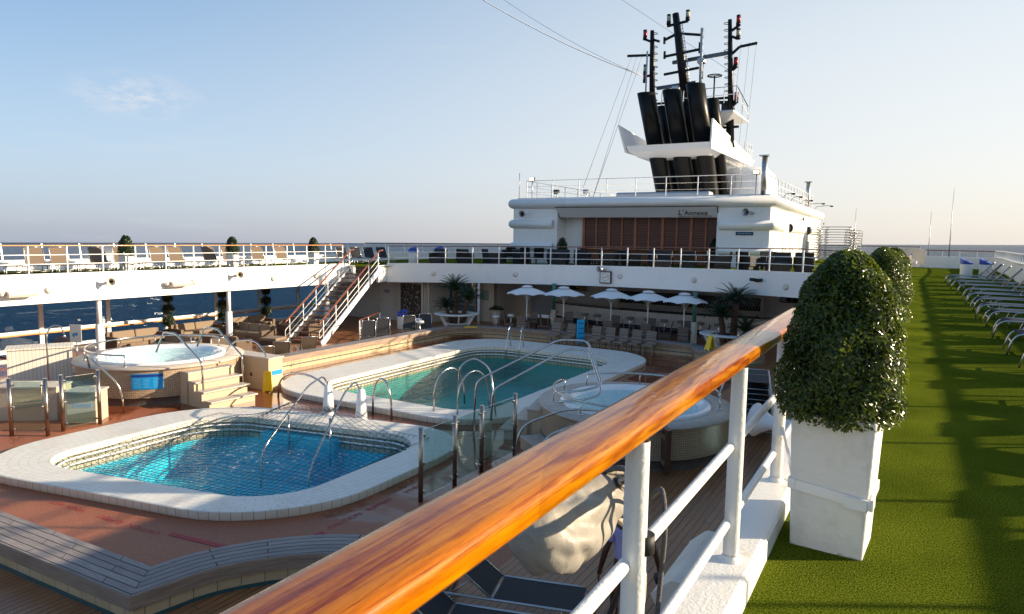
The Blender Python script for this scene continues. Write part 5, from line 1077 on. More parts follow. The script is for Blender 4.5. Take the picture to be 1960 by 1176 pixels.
m.build('lettering', 'navy', t2)
t = thing('mosaic_panel', 'dark speckled mosaic wall panel right of the cream door', 'wall panel', (-23.95, 30.03, ZT)); m = MB(); m.box((0, 0, 1.15), (1.45, .10, 2.0)); o = m.build('mosaic_field', 'mosaicdark2', t) if 'mosaicdark2' in M else None
def mosaicdark():
    mt, tt, b = newmat('speckled_mosaic'); L = tt.links.new; co = N(tt, 'TexCoord'); mpn = N(tt, 'Mapping', i_Scale=(18, 18, 18)); L(co.outputs['Object'], mpn.inputs[0])
    v = N(tt, 'TexVoronoi', i_Randomness=.15, i_Scale=1.0); L(mpn.outputs[0], v.inputs['Vector']); r = N(tt, 'ValToRGB'); e = r.color_ramp.elements; e[0].position = .3; e[0].color = (.02, .015, .015, 1); e[1].position = .9; e[1].color = (.35, .30, .26, 1); r.color_ramp.interpolation = 'CONSTANT'; e2 = e.new(.6); e2.color = (.12, .08, .06, 1)
    s_ = N(tt, 'SeparateXYZ'); L(v.outputs['Color'], s_.inputs[0]); L(s_.outputs[0], r.inputs[0]); L(r.outputs[0], b.inputs['Base Color']); b.inputs['Roughness'].default_value = .35; return mt
M['mosaicdark2'] = mosaicdark()
m.build('mosaic_field', 'mosaicdark2', t); m = MB(); m.box((-.80, -.0, 1.15), (.12, .14, 2.3)); m.box((.80, 0, 1.15), (.12, .14, 2.3)); m.box((0, -.02, .08), (1.7, .2, .14)); m.build('surround', 'beige', t)
t = thing('glass_doors', 'tinted glass doors reflecting the sea behind the left palm table', 'glass doors', (-22.2, 32.4, ZT)); m = MB(); m.box((.0, 0, 1.15), (2.2, .03, 2.3)); m.build('pane', 'darkglass2', t) if 'darkglass2' in M else None
M['darkglass2'] = pm('reflective_dark_glass', (.02, .05, .07), (.06, .16, .24), rough=.04, scale=1.3, spec=1.0)
m.build('pane', 'darkglass2', t); m = MB()
for x in (-.95, -.3, .35, 1.0): m.box((x, -.03, 1.15), (.07, .08, 2.3))
m.box((0, -.03, .95), (2.2, .06, .06)); m.box((0, -.03, .06), (2.2, .08, .12)); m.build('frame', 'brushed', t)
t = thing('wall_notice', 'small green framed notice on the pillar left of the bar', 'notice', (-20.85, 32.82, -1.70)); m = MB(); m.box((0, 0, 0), (.42, .02, .55)); m.build('sheet', 'greenish', t) if 'greenish' in M else None
M['greenish'] = pm('pale_green_print', (.20, .33, .30), (.14, .26, .24), rough=.3, scale=12)
m.build('sheet', 'greenish', t); m = MB(); m.box((0, .012, 0), (.47, .02, .60)); m.build('frame', 'tan', t)
# bar counter: plan curve
bc = [(-18.2, 36.2), (-17.0, 35.6), (-14.5, 34.9), (-12, 34.6), (-9.5, 34.6), (-7, 34.9), (-4, 35.6), (-2, 36.4)]
bc = [(p.x, p.y) for p in smooth_path([(x, y, 0) for x, y in bc], 4)]
t = thing('bar_counter', 'long gently curved bar with cream beadboard front and dark counter top', 'bar', (-12, 34.6, ZT))
m = MB(); m.sweep([(x, y, 0) for x, y in bc], [(.0, -2.18), (.0, ZT+.28), (-.02, ZT+.28)]); m.build('front_panelling', 'barfront', t, w=True) if 'barfront' in M else None
M['barfront'] = brickmat('grey_beadboard', (.80, .76, .72), (.78, .74, .70), (.52, .48, .45), .13, 10, .008, off=0, bump=.4)
m.build('front_panelling', 'barfront', t, w=True)
m = MB(); m.sweep([(x, y, 0) for x, y in bc], [(.12, -2.18), (.12, -2.13), (-.55, -2.13), (-.55, -2.18)], pclosed=True); m.build('counter_top', 'tabletop', t, w=True)
m = MB(); m.sweep([(x, y, 0) for x, y in bc], [(-.04, ZT+.28), (-.04, ZT)]); m.build('kick_base', 'navydark', t, w=True) if 'navydark' in M else None
M['navydark'] = pm('dark_navy_base', (.01, .014, .03), rough=.4)
m.build('kick_base', 'navydark', t, w=True)
t = thing('bar_grille', 'diamond lattice roller grille closing the back bar', 'shutter', (-10.6, WY+1.2, -1.75)); m = MB(); W_, H_ = 7.6, .62
for i in range(48):
    for sg in (-1, 1):
        x = -W_/2+i*.16; m.tube([(x, 0, -H_/2), (x+sg*.30, 0, H_/2)], .010, 4)
m.build('lattice', 'alu', t); m = MB(); m.box((0, .03, 0), (W_+.3, .03, H_+.1)); m.build('backing', 'dark', t); m = MB(); m.box((0, 0, -H_/2-.06), (W_+.5, .1, .1)); m.box((-W_/2-.2, 0, 0), (.14, .1, 1.2)); m.box((W_/2+.2, 0, 0), (.14, .1, 1.2)); m.build('frame', 'tan', t)
for i, (x, w_) in enumerate([(-5.3, .9), (-3.4, .9), (-17.6, 1.0)]):
    t = thing('bar_hatch', ['dark serving hatch above the counter behind the right palm', 'dark serving hatch at the far right of the bar', 'dark serving hatch at the left end of the bar'][i], 'window', (x, WY+1.95, -1.35)); m = MB(); m.box((0, 0, 0), (w_, .06, .34)); m.build('opening', 'darkglass', t); m = MB()
    for a in ((0, .2, w_+.14, .06), (0, -.2, w_+.14, .06)): m.box((a[0], -.03, a[1]), (a[2], .06, a[3]))
    m.box((-w_/2-.04, -.03, 0), (.06, .06, .4)); m.box((w_/2+.04, -.03, 0), (.06, .06, .4)); m.build('frame', 'clockwood', t)
t = thing('bar_doorway', 'dark open doorway with warm lamp at the right end of the bar', 'doorway', (-2.6, WY+1.9, ZT)); m = MB(); m.box((0, 0, 1.1), (1.7, .2, 2.2)); m.build('opening', 'dark', t); m = MB(); m.tube([(-.55, -.15, 1.25), (-.55, -.15, 1.65)], .05, 10); m.build('lamp', 'lit', t)
t = thing('bar_tap', 'small brass and chrome beer tap on the counter', 'tap', (-9.9, 34.9, -2.13)); m = MB(); m.tube([(0, 0, 0), (0, 0, .25)], .05, 10); m.build('column', 'steel', t); m = MB(); m.ball((0, 0, .28), .09, 5, (1, .6, .7)); m.build('emblem', 'brass', t)
# stools
def stool(label, seat='grey', sz=.19):
    t = thing('bar_stool', label, 'stool', (0, 0, 0)); m = MB(); m.lathe([(0, .78), (sz*.9, .78), (sz, .75), (sz, .68), (sz*.85, .66), (0, .66)], (0, 0, 0), 20); m.build('seat', seat, t); m = MB(); m.lathe([(.17, 0), (.17, .02), (.03, .05), (.03, .66)], (0, 0, 0), 16); m.build('pedestal', 'steel', t); m = MB(); m.tube([(.15*math.cos(a), .15*math.sin(a), .28) for a in [2*math.pi*k/12 for k in range(12)]], .01, 5, closed=True); m.build('foot_ring', 'steel', t); return t
M['stoolgrey'] = pm('grey_vinyl', (.30, .28, .27), rough=.35)
sx = [-16.91, -15.96, -15.06, -14.23, -13.32, -12.39, -11.46, -10.56, -9.68, -8.74, -7.86]
row(stool('x', 'stoolgrey', .21), [((x*1.005, 33.75 if i > 2 else 34.0-.02*i, ZT), 0) for i, x in enumerate(sx)], ['grey round bar stool at the long bar, %s from the left' % OR[i] for i in range(11)], 'grey bar stools along the bar')
row(stool('x', 'whiteplain', .19), [((-20.7, 26.5, ZT), 0), ((-20.05, 25.8, ZT), 0), ((-21.2, 28.0, ZT), 0), ((-18.3, 29.9, ZT), 0), ((-18.0, 30.9, ZT), 0)], ['white bar stool %s' % s_ for s_ in ('at the left of the left palm table', 'nearest the bench by the left palm table', 'behind the left side of the left palm table', 'at the right of the left palm table', 'behind the right side of the left palm table')], 'white stools round the left palm table')
# wicker dining chairs
def chair(label):
    t = thing('wicker_chair', label, 'chair', (0, 0, 0)); m = MB(); m.box((0, 0, .44), (.46, .46, .07)); m.build('seat', 'wicker', t, bev=.015); m = MB()
    m.loft([[(-.22, .20, .46), (.22, .20, .46), (.22, .235, .46), (-.22, .235, .46)], [(-.225, .235, .75), (.225, .235, .75), (.225, .27, .75), (-.225, .27, .75)], [(-.23, .31, 1.02), (.23, .31, 1.02), (.23, .335, 1.02), (-.23, .335, 1.02)]]); m.add([(-.23, .31, 1.02), (.23, .31, 1.02), (.23, .335, 1.02), (-.23, .335, 1.02)], [(0, 1, 2, 3)]); m.build('backrest', 'wicker', t, bev=.01)
    for x in (-.2, .2):
        for y in (-.2, .2):
            m = MB(); m.box((x, y, .21), (.04, .04, .42)); m.build('leg', 'wicker', t)
    return t
cx_ = [(-14.0, 27.95), (-13.25, 28.0), (-11.95, 27.9), (-11.3, 27.9), (-10.7, 27.9), (-10.05, 27.85), (-9.4, 27.85)]
row(chair('x'), [((x, y, ZP), R(random.uniform(-4, 4)-6)) for x, y in cx_], ['grey brown wicker chair in the row before the wall bench, %s from the left' % OR[i] for i in range(7)], 'wicker chairs lined up on the pool floor')
ux = [(-16.5, 29.9), (-14.7, 30.4), (-12.35, 30.8), (-10.5, 30.8), (-8.75, 30.7)]
sp = []; lb = []
for i, (x, y) in enumerate(ux):
    for k, a in enumerate((200, 20, 285, 100)):
        sp.append(((x+.85*math.cos(R(a)), y+.85*math.sin(R(a)), ZT), R(a-90))); lb.append('shaded wicker chair on the %s side of the %s umbrella table' % (['left', 'right', 'pool', 'bar'][k], OR[i]))
row(chair('x'), sp, lb, 'wicker chairs round the umbrella tables')
def table(label):
    t = thing('round_table', label, 'table', (0, 0, 0)); m = MB(); m.lathe([(0, .74), (.50, .74), (.50, .71), (0, .71)], (0, 0, 0), 28, smooth=False); m.build('table_top', 'tabletop', t, bev=.005); m = MB(); m.box((0, 0, .36), (.34, .34, .70)); m.build('base', 'wicker', t); return t
row(table('x'), [((x, y, ZT), .4) for x, y in ux], ['round dark table under the %s white umbrella from the left' % OR[i] for i in range(5)], 'round tables under the umbrellas')
def umbrella(label):
    t = thing('parasol', label, 'umbrella', (0, 0, 0)); H = 2.42; n = 8
    def rim(a): k = (a/(2*math.pi)*n) % 1; return abs(math.sin(math.pi*k))
    m = MB(); rings = []
    for u in (0.02, .18, .4, .7, 1.0):
        rg = []
        for j in range(n*6):
            a = 2*math.pi*j/(n*6); s_ = rim(a); r = 1.05*u*(1-.07*s_*u); z = H-.05-.36*u**1.35+.055*s_*u**2.2; rg.append((r*math.cos(a), r*math.sin(a), z))
        rings.append(rg)
    m.loft(rings); m.loft([[(p[0], p[1], p[2]-.012) for p in r_] for r_ in rings[::-1]]); m.build('canopy', 'canopy', t)
    m = MB(); rings = [[(r*math.cos(2*math.pi*j/24), r*math.sin(2*math.pi*j/24), z) for j in range(24)] for r, z in ((.02, H+.03), (.2, H-.0), (.30, H-.06))]; m.loft(rings); m.build('vent_cap', 'canopy', t)
    m = MB(); m.tube([(0, 0, 0), (0, 0, H)], .028, 12); m.build('pole', 'whiteplain', t)
    for k in range(8):
        a = 2*math.pi*k/8; ca, sa = math.cos(a), math.sin(a); m = MB(); m.tube([(.03*ca, .03*sa, H-.72), (.40*ca, .40*sa, H-.20)], .010, 5); m.tube([(.03*ca, .03*sa, H-.08), (1.02*ca, 1.02*sa, H-.42)], .009, 5); m.build('rib', 'whiteplain', t)
    m = MB(); m.tube([(0, 0, H-.78), (0, 0, H-.68)], .045, 12); m.build('hub', 'whiteplain', t); return t
row(umbrella('x'), [((x, y, ZT), R(11*i)) for i, (x, y) in enumerate(ux)], ['white eight ribbed parasol in front of the bar, %s from the left' % OR[i] for i in range(5)], 'white parasols in front of the bar')
# palm tables
def frond(m, base, az, el, L, droop, n=22, w_=.20):
    pts = []; p = Vector(base); a = el
    for i in range(10):
        d = Vector((math.cos(az)*math.cos(a), math.sin(az)*math.cos(a), math.sin(a))); pts.append(p.copy()); p = p+d*(L/9); a -= droop/9
    m.tube(pts, [.012*(1-i/12) for i in range(10)], 4, cap=False)
    for i in range(n*2):
        u = .12+.86*i/(n*2); k = u*9; j = min(8, int(k)); q = pts[j].lerp(pts[j+1], k-j); d = (pts[j+1]-pts[j]).normalized(); sd_ = d.cross(Vector((0, 0, 1))).normalized(); up = sd_.cross(d)
        for s_ in (-1, 1):
            l_ = w_*math.sin(math.pi*min(1, u*.9+.12))**.6*random.uniform(.85, 1.1); tip = q+(sd_*s_*.8+d*.62+up*.28).normalized()*l_; m.add([q-d*.009, q+d*.009, tip], [(0, 1, 2)])
def palm(label, loc, h, nf=26, L=.85, lean=(0, 0), thick=.10):
    t = thing('cycad_palm', label, 'palm', loc); m = MB(); ln = Vector((lean[0], lean[1], 0)); pts = [ln*(u**1.5)+Vector((0, 0, h*u)) for u in [i/14 for i in range(15)]]; m.tube(pts, [thick*(1+.12*(i % 2))*(1.15-.2*i/14) for i in range(15)], 12); m.build('trunk', 'trunk', t)
    m = MB(); 
    for k in range(nf):
        a = k*2.399; el = R(82-62*(k/nf)**.9); frond(m, pts[-1], a, el, L*random.uniform(.85, 1.1), R(45+30*random.random()))
    m.build('fronds', 'palm', t); return t
def palm_table(label, loc, flip=1):
    t = thing('palm_table', label, 'table', loc); m = MB(); z = .92
    m.lathe([(.68, z-.06), (.68, z), (1.12, z), (1.15, z-.02), (1.12, z-.06), (.68, z-.06)], (0, 0, 0), 48, smooth=False); m.build('ring_top', 'whiteplain', t)
    for k in range(6):
        a = R(60*k+12); m = MB(); m.bar((.96*math.cos(a), .96*math.sin(a), z-.05), (.44*math.cos(a), .44*math.sin(a), .02), .05, .12, up=(math.cos(a), math.sin(a), 0)); m.build('leg', 'whiteplain', t)
    m = MB(); m.lathe([(.46, .0), (.46, .38)], (0, 0, 0), 30); m.build('planter_drum', 'stone', t); m = MB(); m.lathe([(.44, .38), (.58, .38), (.58, .43), (.44, .43), (.44, .36), (0, .36)], (0, 0, 0), 30); m.build('planter_rim', 'whiteplain', t); return t
L1 = (-19.85, 28.55, ZT); palm_table('white ring shaped table on slanted legs round the left palms', L1)
palm('tallest cycad palm rising through the left ring table', (L1[0]-.05, L1[1], ZT+.36), 1.70, 38, 1.12, (-.15, .1), .13); palm('right hand cycad palm of the left ring table, slightly lower', (L1[0]+.28, L1[1]+.05, ZT+.36), 1.22, 32, .95, (.34, .1), .11); palm('short cycad palm at the left of the left ring table', (L1[0]-.25, L1[1]-.1, ZT+.36), .80, 26, .78, (-.26, -.1), .09)
L2 = (-6.5, 29.35, ZT); palm_table('white ring shaped table on slanted legs round the right palms, partly behind the handrail', L2)
palm('tallest cycad palm of the right ring table with fronds against the white deck edge', (L2[0]+.25, L2[1], ZT+.36), 1.85, 38, 1.15, (.05, 0), .13); palm('shorter cycad palm at the left of the right ring table', (L2[0]-.1, L2[1]-.05, ZT+.36), 1.25, 32, .90, (-.18, 0), .11); palm('low drooping cycad palm at the right of the right ring table', (L2[0]+.55, L2[1]-.1, ZT+.36), .70, 26, .95, (.25, -.1), .10)
# blue rack
t = thing('pool_rules_stand', 'upright blue board with four dark slots standing among the wicker chairs', 'sign', (-12.75, 28.2, ZP), R(52)); m = MB(); m.box((0, 0, .72), (.34, .09, 1.05)); m.build('board', 'skyblue', t, bev=.008) if 'skyblue' in M else None
M['skyblue'] = pm('sky_blue_board', (.02, .42, .78), (.01, .36, .70), rough=.35, scale=5)
m.build('board', 'skyblue', t, bev=.008); m = MB()
for z in (.42, .64, .86, 1.08): m.box((0, -.052, z), (.30, .015, .03))
m.build('slot', 'navy', t); m = MB(); m.box((0, 0, .09), (.10, .3, .18)); m.box((0, 0, .02), (.4, .34, .03)); m.build('foot', 'alu', t)
# ---------------- furniture on the forward upper deck ----------------
def armchair(label):
    t = thing('dark_armchair', label, 'armchair', (0, 0, 0)); m = MB(); m.box((0, 0, .2), (.72, .70, .34)); m.box((0, .33, .55), (.74, .12, .62), m=Matrix.Rotation(R(-10), 3, 'X')); m.box((-.36, 0, .42), (.10, .68, .46)); m.box((.36, 0, .42), (.10, .68, .46)); m.build('wicker_shell', 'darkwicker', t, bev=.03); m = MB(); m.box((0, -.03, .41), (.6, .58, .10)); m.build('seat_cushion', 'darkcush', t, bev=.03); return t
G = 'dark armchairs on the forward deck'; sp = []
axs = [-22.5, -21.6, -20.7, -19.4, -18.6, -17.2, -16.0, -15.2, -14.2, -13.3, -12.5, -11.4, -10.4, -9.4, -8.3, -7.4, -6.4, -5.5, -4.7, -3.9]
for i, x in enumerate(axs): sp.append(((x, ey(x)+1.3+.9*((i*7) % 3), dz(x)), R([10, 190, 100, -80, 150, 30][i % 6])))
names = ['dark woven armchair behind the curved forward railing, number %s from the left' % w_ for w_ in OR+['seventeenth', 'eighteenth', 'nineteenth', 'twentieth']]
row(armchair('x'), sp, names, G)
pr_ = lounger('x', 55, 'darksling'); sp = [((-21.5+.95*i, 36.8, dz(-20)), R(-60)) for i in range(3)]
row(pr_, sp, ['dark lounger left of the deckhouse, %s from the left' % OR[i] for i in range(3)], 'dark loungers left of the deckhouse')
def low_table(label):
    t = thing('low_table', label, 'table', (0, 0, 0)); m = MB(); m.box((0, 0, .42), (.7, .7, .04)); m.build('table_top', 'tabletop', t, bev=.005)
    for x in (-.3, .3):
        for y in (-.3, .3): m = MB(); m.box((x, y, .2), (.05, .05, .4)); m.build('leg', 'darkwicker', t)
    return t
row(low_table('x'), [((x, ey(x)+1.8, dz(x)), .2*i) for i, x in enumerate((-18.0, -14.7, -11.0, -7.9, -5.1))], ['low dark table among the armchairs on the forward deck, %s from the left' % OR[i] for i in range(5)], 'low tables on the forward deck')
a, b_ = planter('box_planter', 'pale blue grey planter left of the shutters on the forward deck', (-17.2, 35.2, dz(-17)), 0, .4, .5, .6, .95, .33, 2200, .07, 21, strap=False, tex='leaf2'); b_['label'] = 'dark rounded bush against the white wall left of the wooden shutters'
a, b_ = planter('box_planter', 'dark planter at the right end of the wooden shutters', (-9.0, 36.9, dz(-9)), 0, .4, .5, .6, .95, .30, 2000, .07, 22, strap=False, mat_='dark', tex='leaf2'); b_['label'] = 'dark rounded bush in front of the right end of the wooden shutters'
# ---------------- deckhouse ----------------
HX0, HX1, HY, HY1, HZ = -20.9, -6.15, 36.0, 57.5, 3.85
D = thing('deckhouse', 'white deckhouse with rounded roof mouldings and a recessed shuttered bar front', 'deckhouse', ((HX0+HX1)/2, HY, .2))
m = MB(); m.box(((HX0-17.95)/2, (HY+HY1)/2, 1.9), (-17.95-HX0, HY1-HY, 3.6)); m.box(((-8.75+HX1)/2, (HY+HY1)/2, 1.9), (HX1+8.75, HY1-HY, 3.6)); m.box((-13.35, HY+11.2, 1.9), (9.22, HY1-HY-1.2-.2, 3.6)); m.box((-13.35, HY+10.75, 3.55), (9.19, HY1-HY-.05, .60)); m.build('wall', 'white', D, w=True)
def roll(z, r, segs, nm='moulding'):
    for pts in segs:
        m = MB(); k = 12; pf = [(r*.85*math.sin(math.pi*i/k), z-r*math.cos(math.pi*i/k)) for i in range(k+1)]; m.sweep([(x, y, 0) for x, y in pts], pf, smooth=True)
        m.build(nm, 'white', D, w=True)
roll(3.62, .29, [[(HX0, HY1), (HX0, HY), (HX1, HY), (HX1, HY1)]], 'roof_moulding')
roll(2.42, .26, [[(HX0, HY1), (HX0, HY), (-18.2, HY)], [(-8.6, HY), (HX1, HY), (HX1, 39.8)], [(HX1, 42.2), (HX1, 48)], [(HX1, 50), (HX1, HY1)]], 'middle_moulding')
roll(1.10, .22, [[(HX0, HY1), (HX0, HY), (-18.2, HY)], [(-8.6, HY), (HX1, HY), (HX1, 38.5)]], 'lower_moulding')
m = MB(); m.box((-13.5, 46.8, 3.93), (14.5, 21.2, .1)); m.build('roof', 'white', D, w=True)
m = MB(); m.box((-12.7, HY+.98, 1.95), (8.0, .06, 1.9)); sh = m.build('wooden_shutters', 'shutter', D, w=True)
for k in range(11):
    m = MB(); m.box((-16.65+.79*k, HY+.92, 1.95), (.09 if k % 2 else .16, .05, 1.9)); m.build('shutter_frame', 'shutterframe', D, w=True) if 'shutterframe' in M else None
M['shutterframe'] = pm('orange_brown_teak', (.34, .10, .03), (.24, .06, .018), rough=.3, scale=6)
for k in range(11):
    m = MB(); m.box((-16.65+.79*k, HY+.92, 1.95), (.09 if k % 2 else .16, .05, 1.9)); m.build('shutter_frame', 'shutterframe', D, w=True)
m = MB(); m.box((-12.7, HY+.90, .65), (8.2, .10, .75)); m.build('bar_front', 'slatwood', D, w=True) if 'slatwood' in M else None
M['slatwood'] = brickmat('vertical_teak_slats', (.30, .095, .03), (.22, .065, .02), (.05, .015, .006), .09, 10, .01, uv=False, off=0, bump=.6)
M['slatwood'].node_tree.nodes['Mapping'].inputs['Rotation'].default_value = (R(90), 0, 0)
m.build('bar_front', 'slatwood', D, w=True)
m = MB(); m.box((-12.7, HY+.78, 1.05), (8.4, .5, .06)); m.build('bar_top', 'teakdark', D, w=True)
t = thing('name_board', 'long slanted pale grey board over the shutters lettered L\'Annexe', 'sign', (-13.35, HY-.15, 3.0)); m = MB()
x0, x1 = -4.65, 4.6; pr2 = [(-.02, .34), (.32, -.16)]
m.add([(x0, -.05, .36), (x1, -.05, .36), (x1, .30, -.18), (x0+.22, .30, -.18), (x0, .5, .36), (x1, .5, .36), (x1, .5, -.18), (x0+.22, .5, -.18)], [(3, 2, 1, 0), (4, 5, 6, 7), (0, 1, 5, 4), (2, 3, 7, 6), (0, 4, 7, 3), (1, 2, 6, 5)]); m.build('board', 'signgrey', t, bev=.006); m = MB(); m.bar((x0, -.06, .38), (x1, -.06, .38), .05, .03); m.bar((x1+.02, -.06, .38), (x1+.02, .31, -.18), .04, .03); m.build('edge_trim', 'blackm', t)
def text(body, size, loc, rx, rz, mat_, parent, name, ital=0):
    c = bpy.data.curves.new(name, 'FONT'); c.body = body; c.size = size; c.extrude = .006; c.shear = ital; o = bpy.data.objects.new(name, c); col.objects.link(o)
    dg = bpy.context.evaluated_depsgraph_get(); me = bpy.data.meshes.new_from_object(o.evaluated_get(dg)); bpy.data.objects.remove(o); me.materials.clear(); me.materials.append(M[mat_]); o = bpy.data.objects.new(name, me); col.objects.link(o); o.parent = parent; o.location = loc; o.rotation_euler = (rx, 0, rz); return o
sl_ = math.atan2(.35, .54); tx = R(90)+sl_
th_ = R(90)+math.atan2(.35, .54)
def onb(z, off=.012): return -.05+.35*(.36-z)/.54-off
text("L'", .46, (2.50, onb(-.06), -.06), th_, 0, 'greylet', t, 'lettering', .25)
text("Annexe", .40, (2.86, onb(-.06), -.06), th_, 0, 'greylet', t, 'lettering', .0)
m = MB(); m.bar((2.55, onb(-.12), -.12), (4.30, onb(-.11), -.11), .015, .025); m.build('underline', 'greylet', t)
t = thing('name_plate', 'small dark blue plate on the right front wall of the deckhouse', 'sign', (-7.35, HY-.02, 2.0)); m = MB(); m.box((0, 0, 0), (.86, .02, .17)); m.build('plate', 'navydark', t); m = MB()
for k in range(8): m.box((-.30+.085*k, -.012, 0), (.05, .006, .05))
m.build('lettering', 'paleblue', t)
horn('grey horn speaker at the left end of the deckhouse front', (-20.2, HY-.01, 3.0), R(-70), 'alu', 1.3); horn('grey horn speaker at the right end of the deckhouse front', (-7.0, HY-.01, 3.05), R(-110), 'alu', 1.3)
horn('small dark horn speaker on the sunlit starboard wall of the deckhouse', (HX1+.02, 45, 3.0), R(-20), 'alu', .8); horn('small dark horn speaker at the far end of the sunlit deckhouse wall', (HX1+.02, 56, 3.0), R(-20), 'alu', .8)
for i, y in enumerate((40.6, 43.2, 47.0)):
    t = thing('deckhouse_door', ['nearest', 'middle', 'farthest'][i]+' white door in the sunlit starboard wall of the deckhouse', 'door', (HX1+.012, y, .2)); m = MB(); m.box((0, 0, 1.0), (.04, .85, 2.0)); m.build('leaf', 'counterpanel', t, bev=.01); m = MB(); m.box((.04, .32, 1.0), (.05, .05, .14)); m.build('handle', 'steel', t)
ZR = 3.98
railing('roof_railing', 'white pipe railing round the roof of the deckhouse', [(HX0+.5, 56, ZR), (HX0+.5, HY+.7, ZR), (HX1-.4, HY+.7, ZR), (HX1-.4, 56, ZR)],
        [(HX0+.5, y, ZR) for y in range(38, 57, 2)] + [(HX0+.5+1.73*i, HY+.7, ZR) for i in range(9)] + [(HX1-.4, HY+2+1.2*i, ZR) for i in range(15)], (.35, .70), 1.05, 'whiteplain', tr=.03, base=0)
def worklamp(label, loc, rz=0):
    t = thing('work_lamp', label, 'floodlight', loc, rz); m = MB(); m.tube([(0, 0, 0), (0, 0, 1.0)], .03, 8); m.build('stand', 'alu', t); m = MB(); m.box((0, 0, 1.12), (.32, .16, .24)); m.build('housing', 'blackm', t, bev=.02); m = MB(); m.box((0, -.085, 1.12), (.25, .01, .17)); m.build('lens', 'lit', t)
worklamp('lit work lamp on the left front corner of the deckhouse roof', (-19.9, HY+.45, ZR)); worklamp('lit work lamp on the right front corner of the deckhouse roof', (-7.0, HY+.45, ZR))
for i, (x, y, h, lb_) in enumerate([(-6.6, HY+.3, 2.0, 'near'), (-6.6, 53, 2.0, 'far')]):
    t = thing('roof_vent', lb_+' white vent pipe with flat cap on the starboard side of the deckhouse roof', 'vent', (x, y, ZR-.1)); m = MB(); m.tube([(0, 0, 0), (0, 0, h)], .14, 14); m.build('pipe', 'alu', t); m = MB(); m.box((0, 0, h), (.5, .5, .05)); m.build('cap', 'alu', t)
for i, (x, y) in enumerate([(-19.0, 38), (-17.2, 38.4)]):
    t = thing('searchlight', ['left', 'right'][i]+' small searchlight on the deckhouse roof behind the railing', 'searchlight', (x, y, ZR)); m = MB(); m.tube([(0, 0, 0), (0, 0, .35)], .03, 8); m.build('stand', 'alu', t); m = MB(); m.tube([(-.18, -.05, .45), (.15, 0, .5)], [.15, .1], 14); m.build('head', ['blackm', 'alu'][i], t)
t = thing('life_raft_case', 'low grey roof locker in front of the black funnels', 'locker', (-12.5, 38.6, ZR)); m = MB(); m.box((0, 0, .18), (5.5, .9, .36)); m.build('case', 'alu', t, bev=.12, seg=4)
for i, (y, w_) in enumerate([(41, .5), (44, .5), (48, .6), (52, .9), (55.5, 1.1)]):
    t = thing('overboard_lamp', 'lamp on a long arm reaching over the starboard roof edge, %s from the camera' % OR[i], 'lamp', (HX1-.3, y, ZR), 0, 'arm lamps on the deckhouse roof'); m = MB(); m.tube(fillet([(0, 0, 0), (.2, 0, .3), (w_, 0, .35)], .1), .025, 6); m.build('arm', 'alu', t); m = MB(); m.ball((w_+.10, 0, .30), .10, 5, (1.3, .8, .6)); m.build('head', 'blackm', t)
t = thing('whip_antenna', 'short thin whip at the left front corner of the deckhouse roof', 'antenna', (-20.7, HY+.3, ZR)); m = MB(); m.tube([(0, 0, 0), (0, 0, 1.5)], .02, 6); m.build('rod', 'alu', t)
# ---------------- funnels ----------------
def funnel(label, x, r, top, ofs=0):
    t = thing('exhaust_funnel', label, 'funnel', (x, 46.94+ofs, 4.0), group='black exhaust funnels'); d = Vector((0, -4.13, 5.61)).normalized(); L = (top-4.0)/d.z; e = d*L
    # oblique cut: horizontal rings
    m = MB(); k = 28; rings = []
    for u in (0, .33, .66, 1.0): rings.append([(e.x*u+r*math.cos(2*math.pi*j/k), e.y*u+r*1.05*math.sin(2*math.pi*j/k), e.z*u) for j in range(k)])
    rings.append([(e.x+r*.9*math.cos(2*math.pi*j/k), e.y+r*.94*math.sin(2*math.pi*j/k), e.z) for j in range(k)]); rings.append([(p[0]-e.x*.12, p[1]-e.y*.12, p[2]-e.z*.12) for p in rings[-1]])
    m.loft(rings, smooth=False); 
    for q in range(len(m.sm)): m.sm[q] = q < k*3
    o = m.build('pipe', 'black', t); m = MB(); m.add(rings[-1], [list(range(k))]); m.build('mouth', 'dark', t); return t
funnel('left large black funnel pipe leaning towards the pool', -14.95, .56, 10.7); funnel('middle large black funnel pipe leaning towards the pool', -13.35, .57, 10.75, .1); funnel('right large black funnel pipe leaning towards the pool', -11.85, .56, 10.95, .1)
funnel('slim black funnel pipe in the left gap', -14.45, .42, 10.2, 1.6); funnel('slim black funnel pipe in the right gap', -12.9, .42, 10.3, 1.6); funnel('slim black funnel pipe at the far right of the group', -11.2, .36, 10.35, 1.3)
t = thing('funnel_platform', 'white winged platform wrapped round the black funnels', 'platform', (-13.6, 46, 7.2)); m = MB()
A = [(-16.4, 42.6), (-10.95, 42.6), (-10.4, 53.5), (-16.6, 53.5)]
m.loft([[(-16.4, 42.6, 7.62), (-10.95, 42.6, 7.62), (-10.5, 53.8, 7.62), (-16.8, 53.8, 7.62)], [(-16.25, 42.75, 7.25), (-11.05, 42.75, 7.25), (-10.7, 53.8, 7.2), (-16.5, 53.8, 7.2)], [(-16.0, 44.0, 7.0), (-11.4, 44.0, 7.0), (-11.2, 53, 6.95), (-16.2, 53, 6.95)]]); m.add([(-16.4, 42.6, 7.62), (-10.95, 42.6, 7.62), (-10.5, 53.8, 7.62), (-16.8, 53.8, 7.62)], [(0, 1, 2, 3)]); m.add([(-16.0, 44.0, 7.0), (-11.4, 44.0, 7.0), (-11.2, 53, 6.95), (-16.2, 53, 6.95)], [(3, 2, 1, 0)]); m.build('platform_deck', 'white', t, w=True)
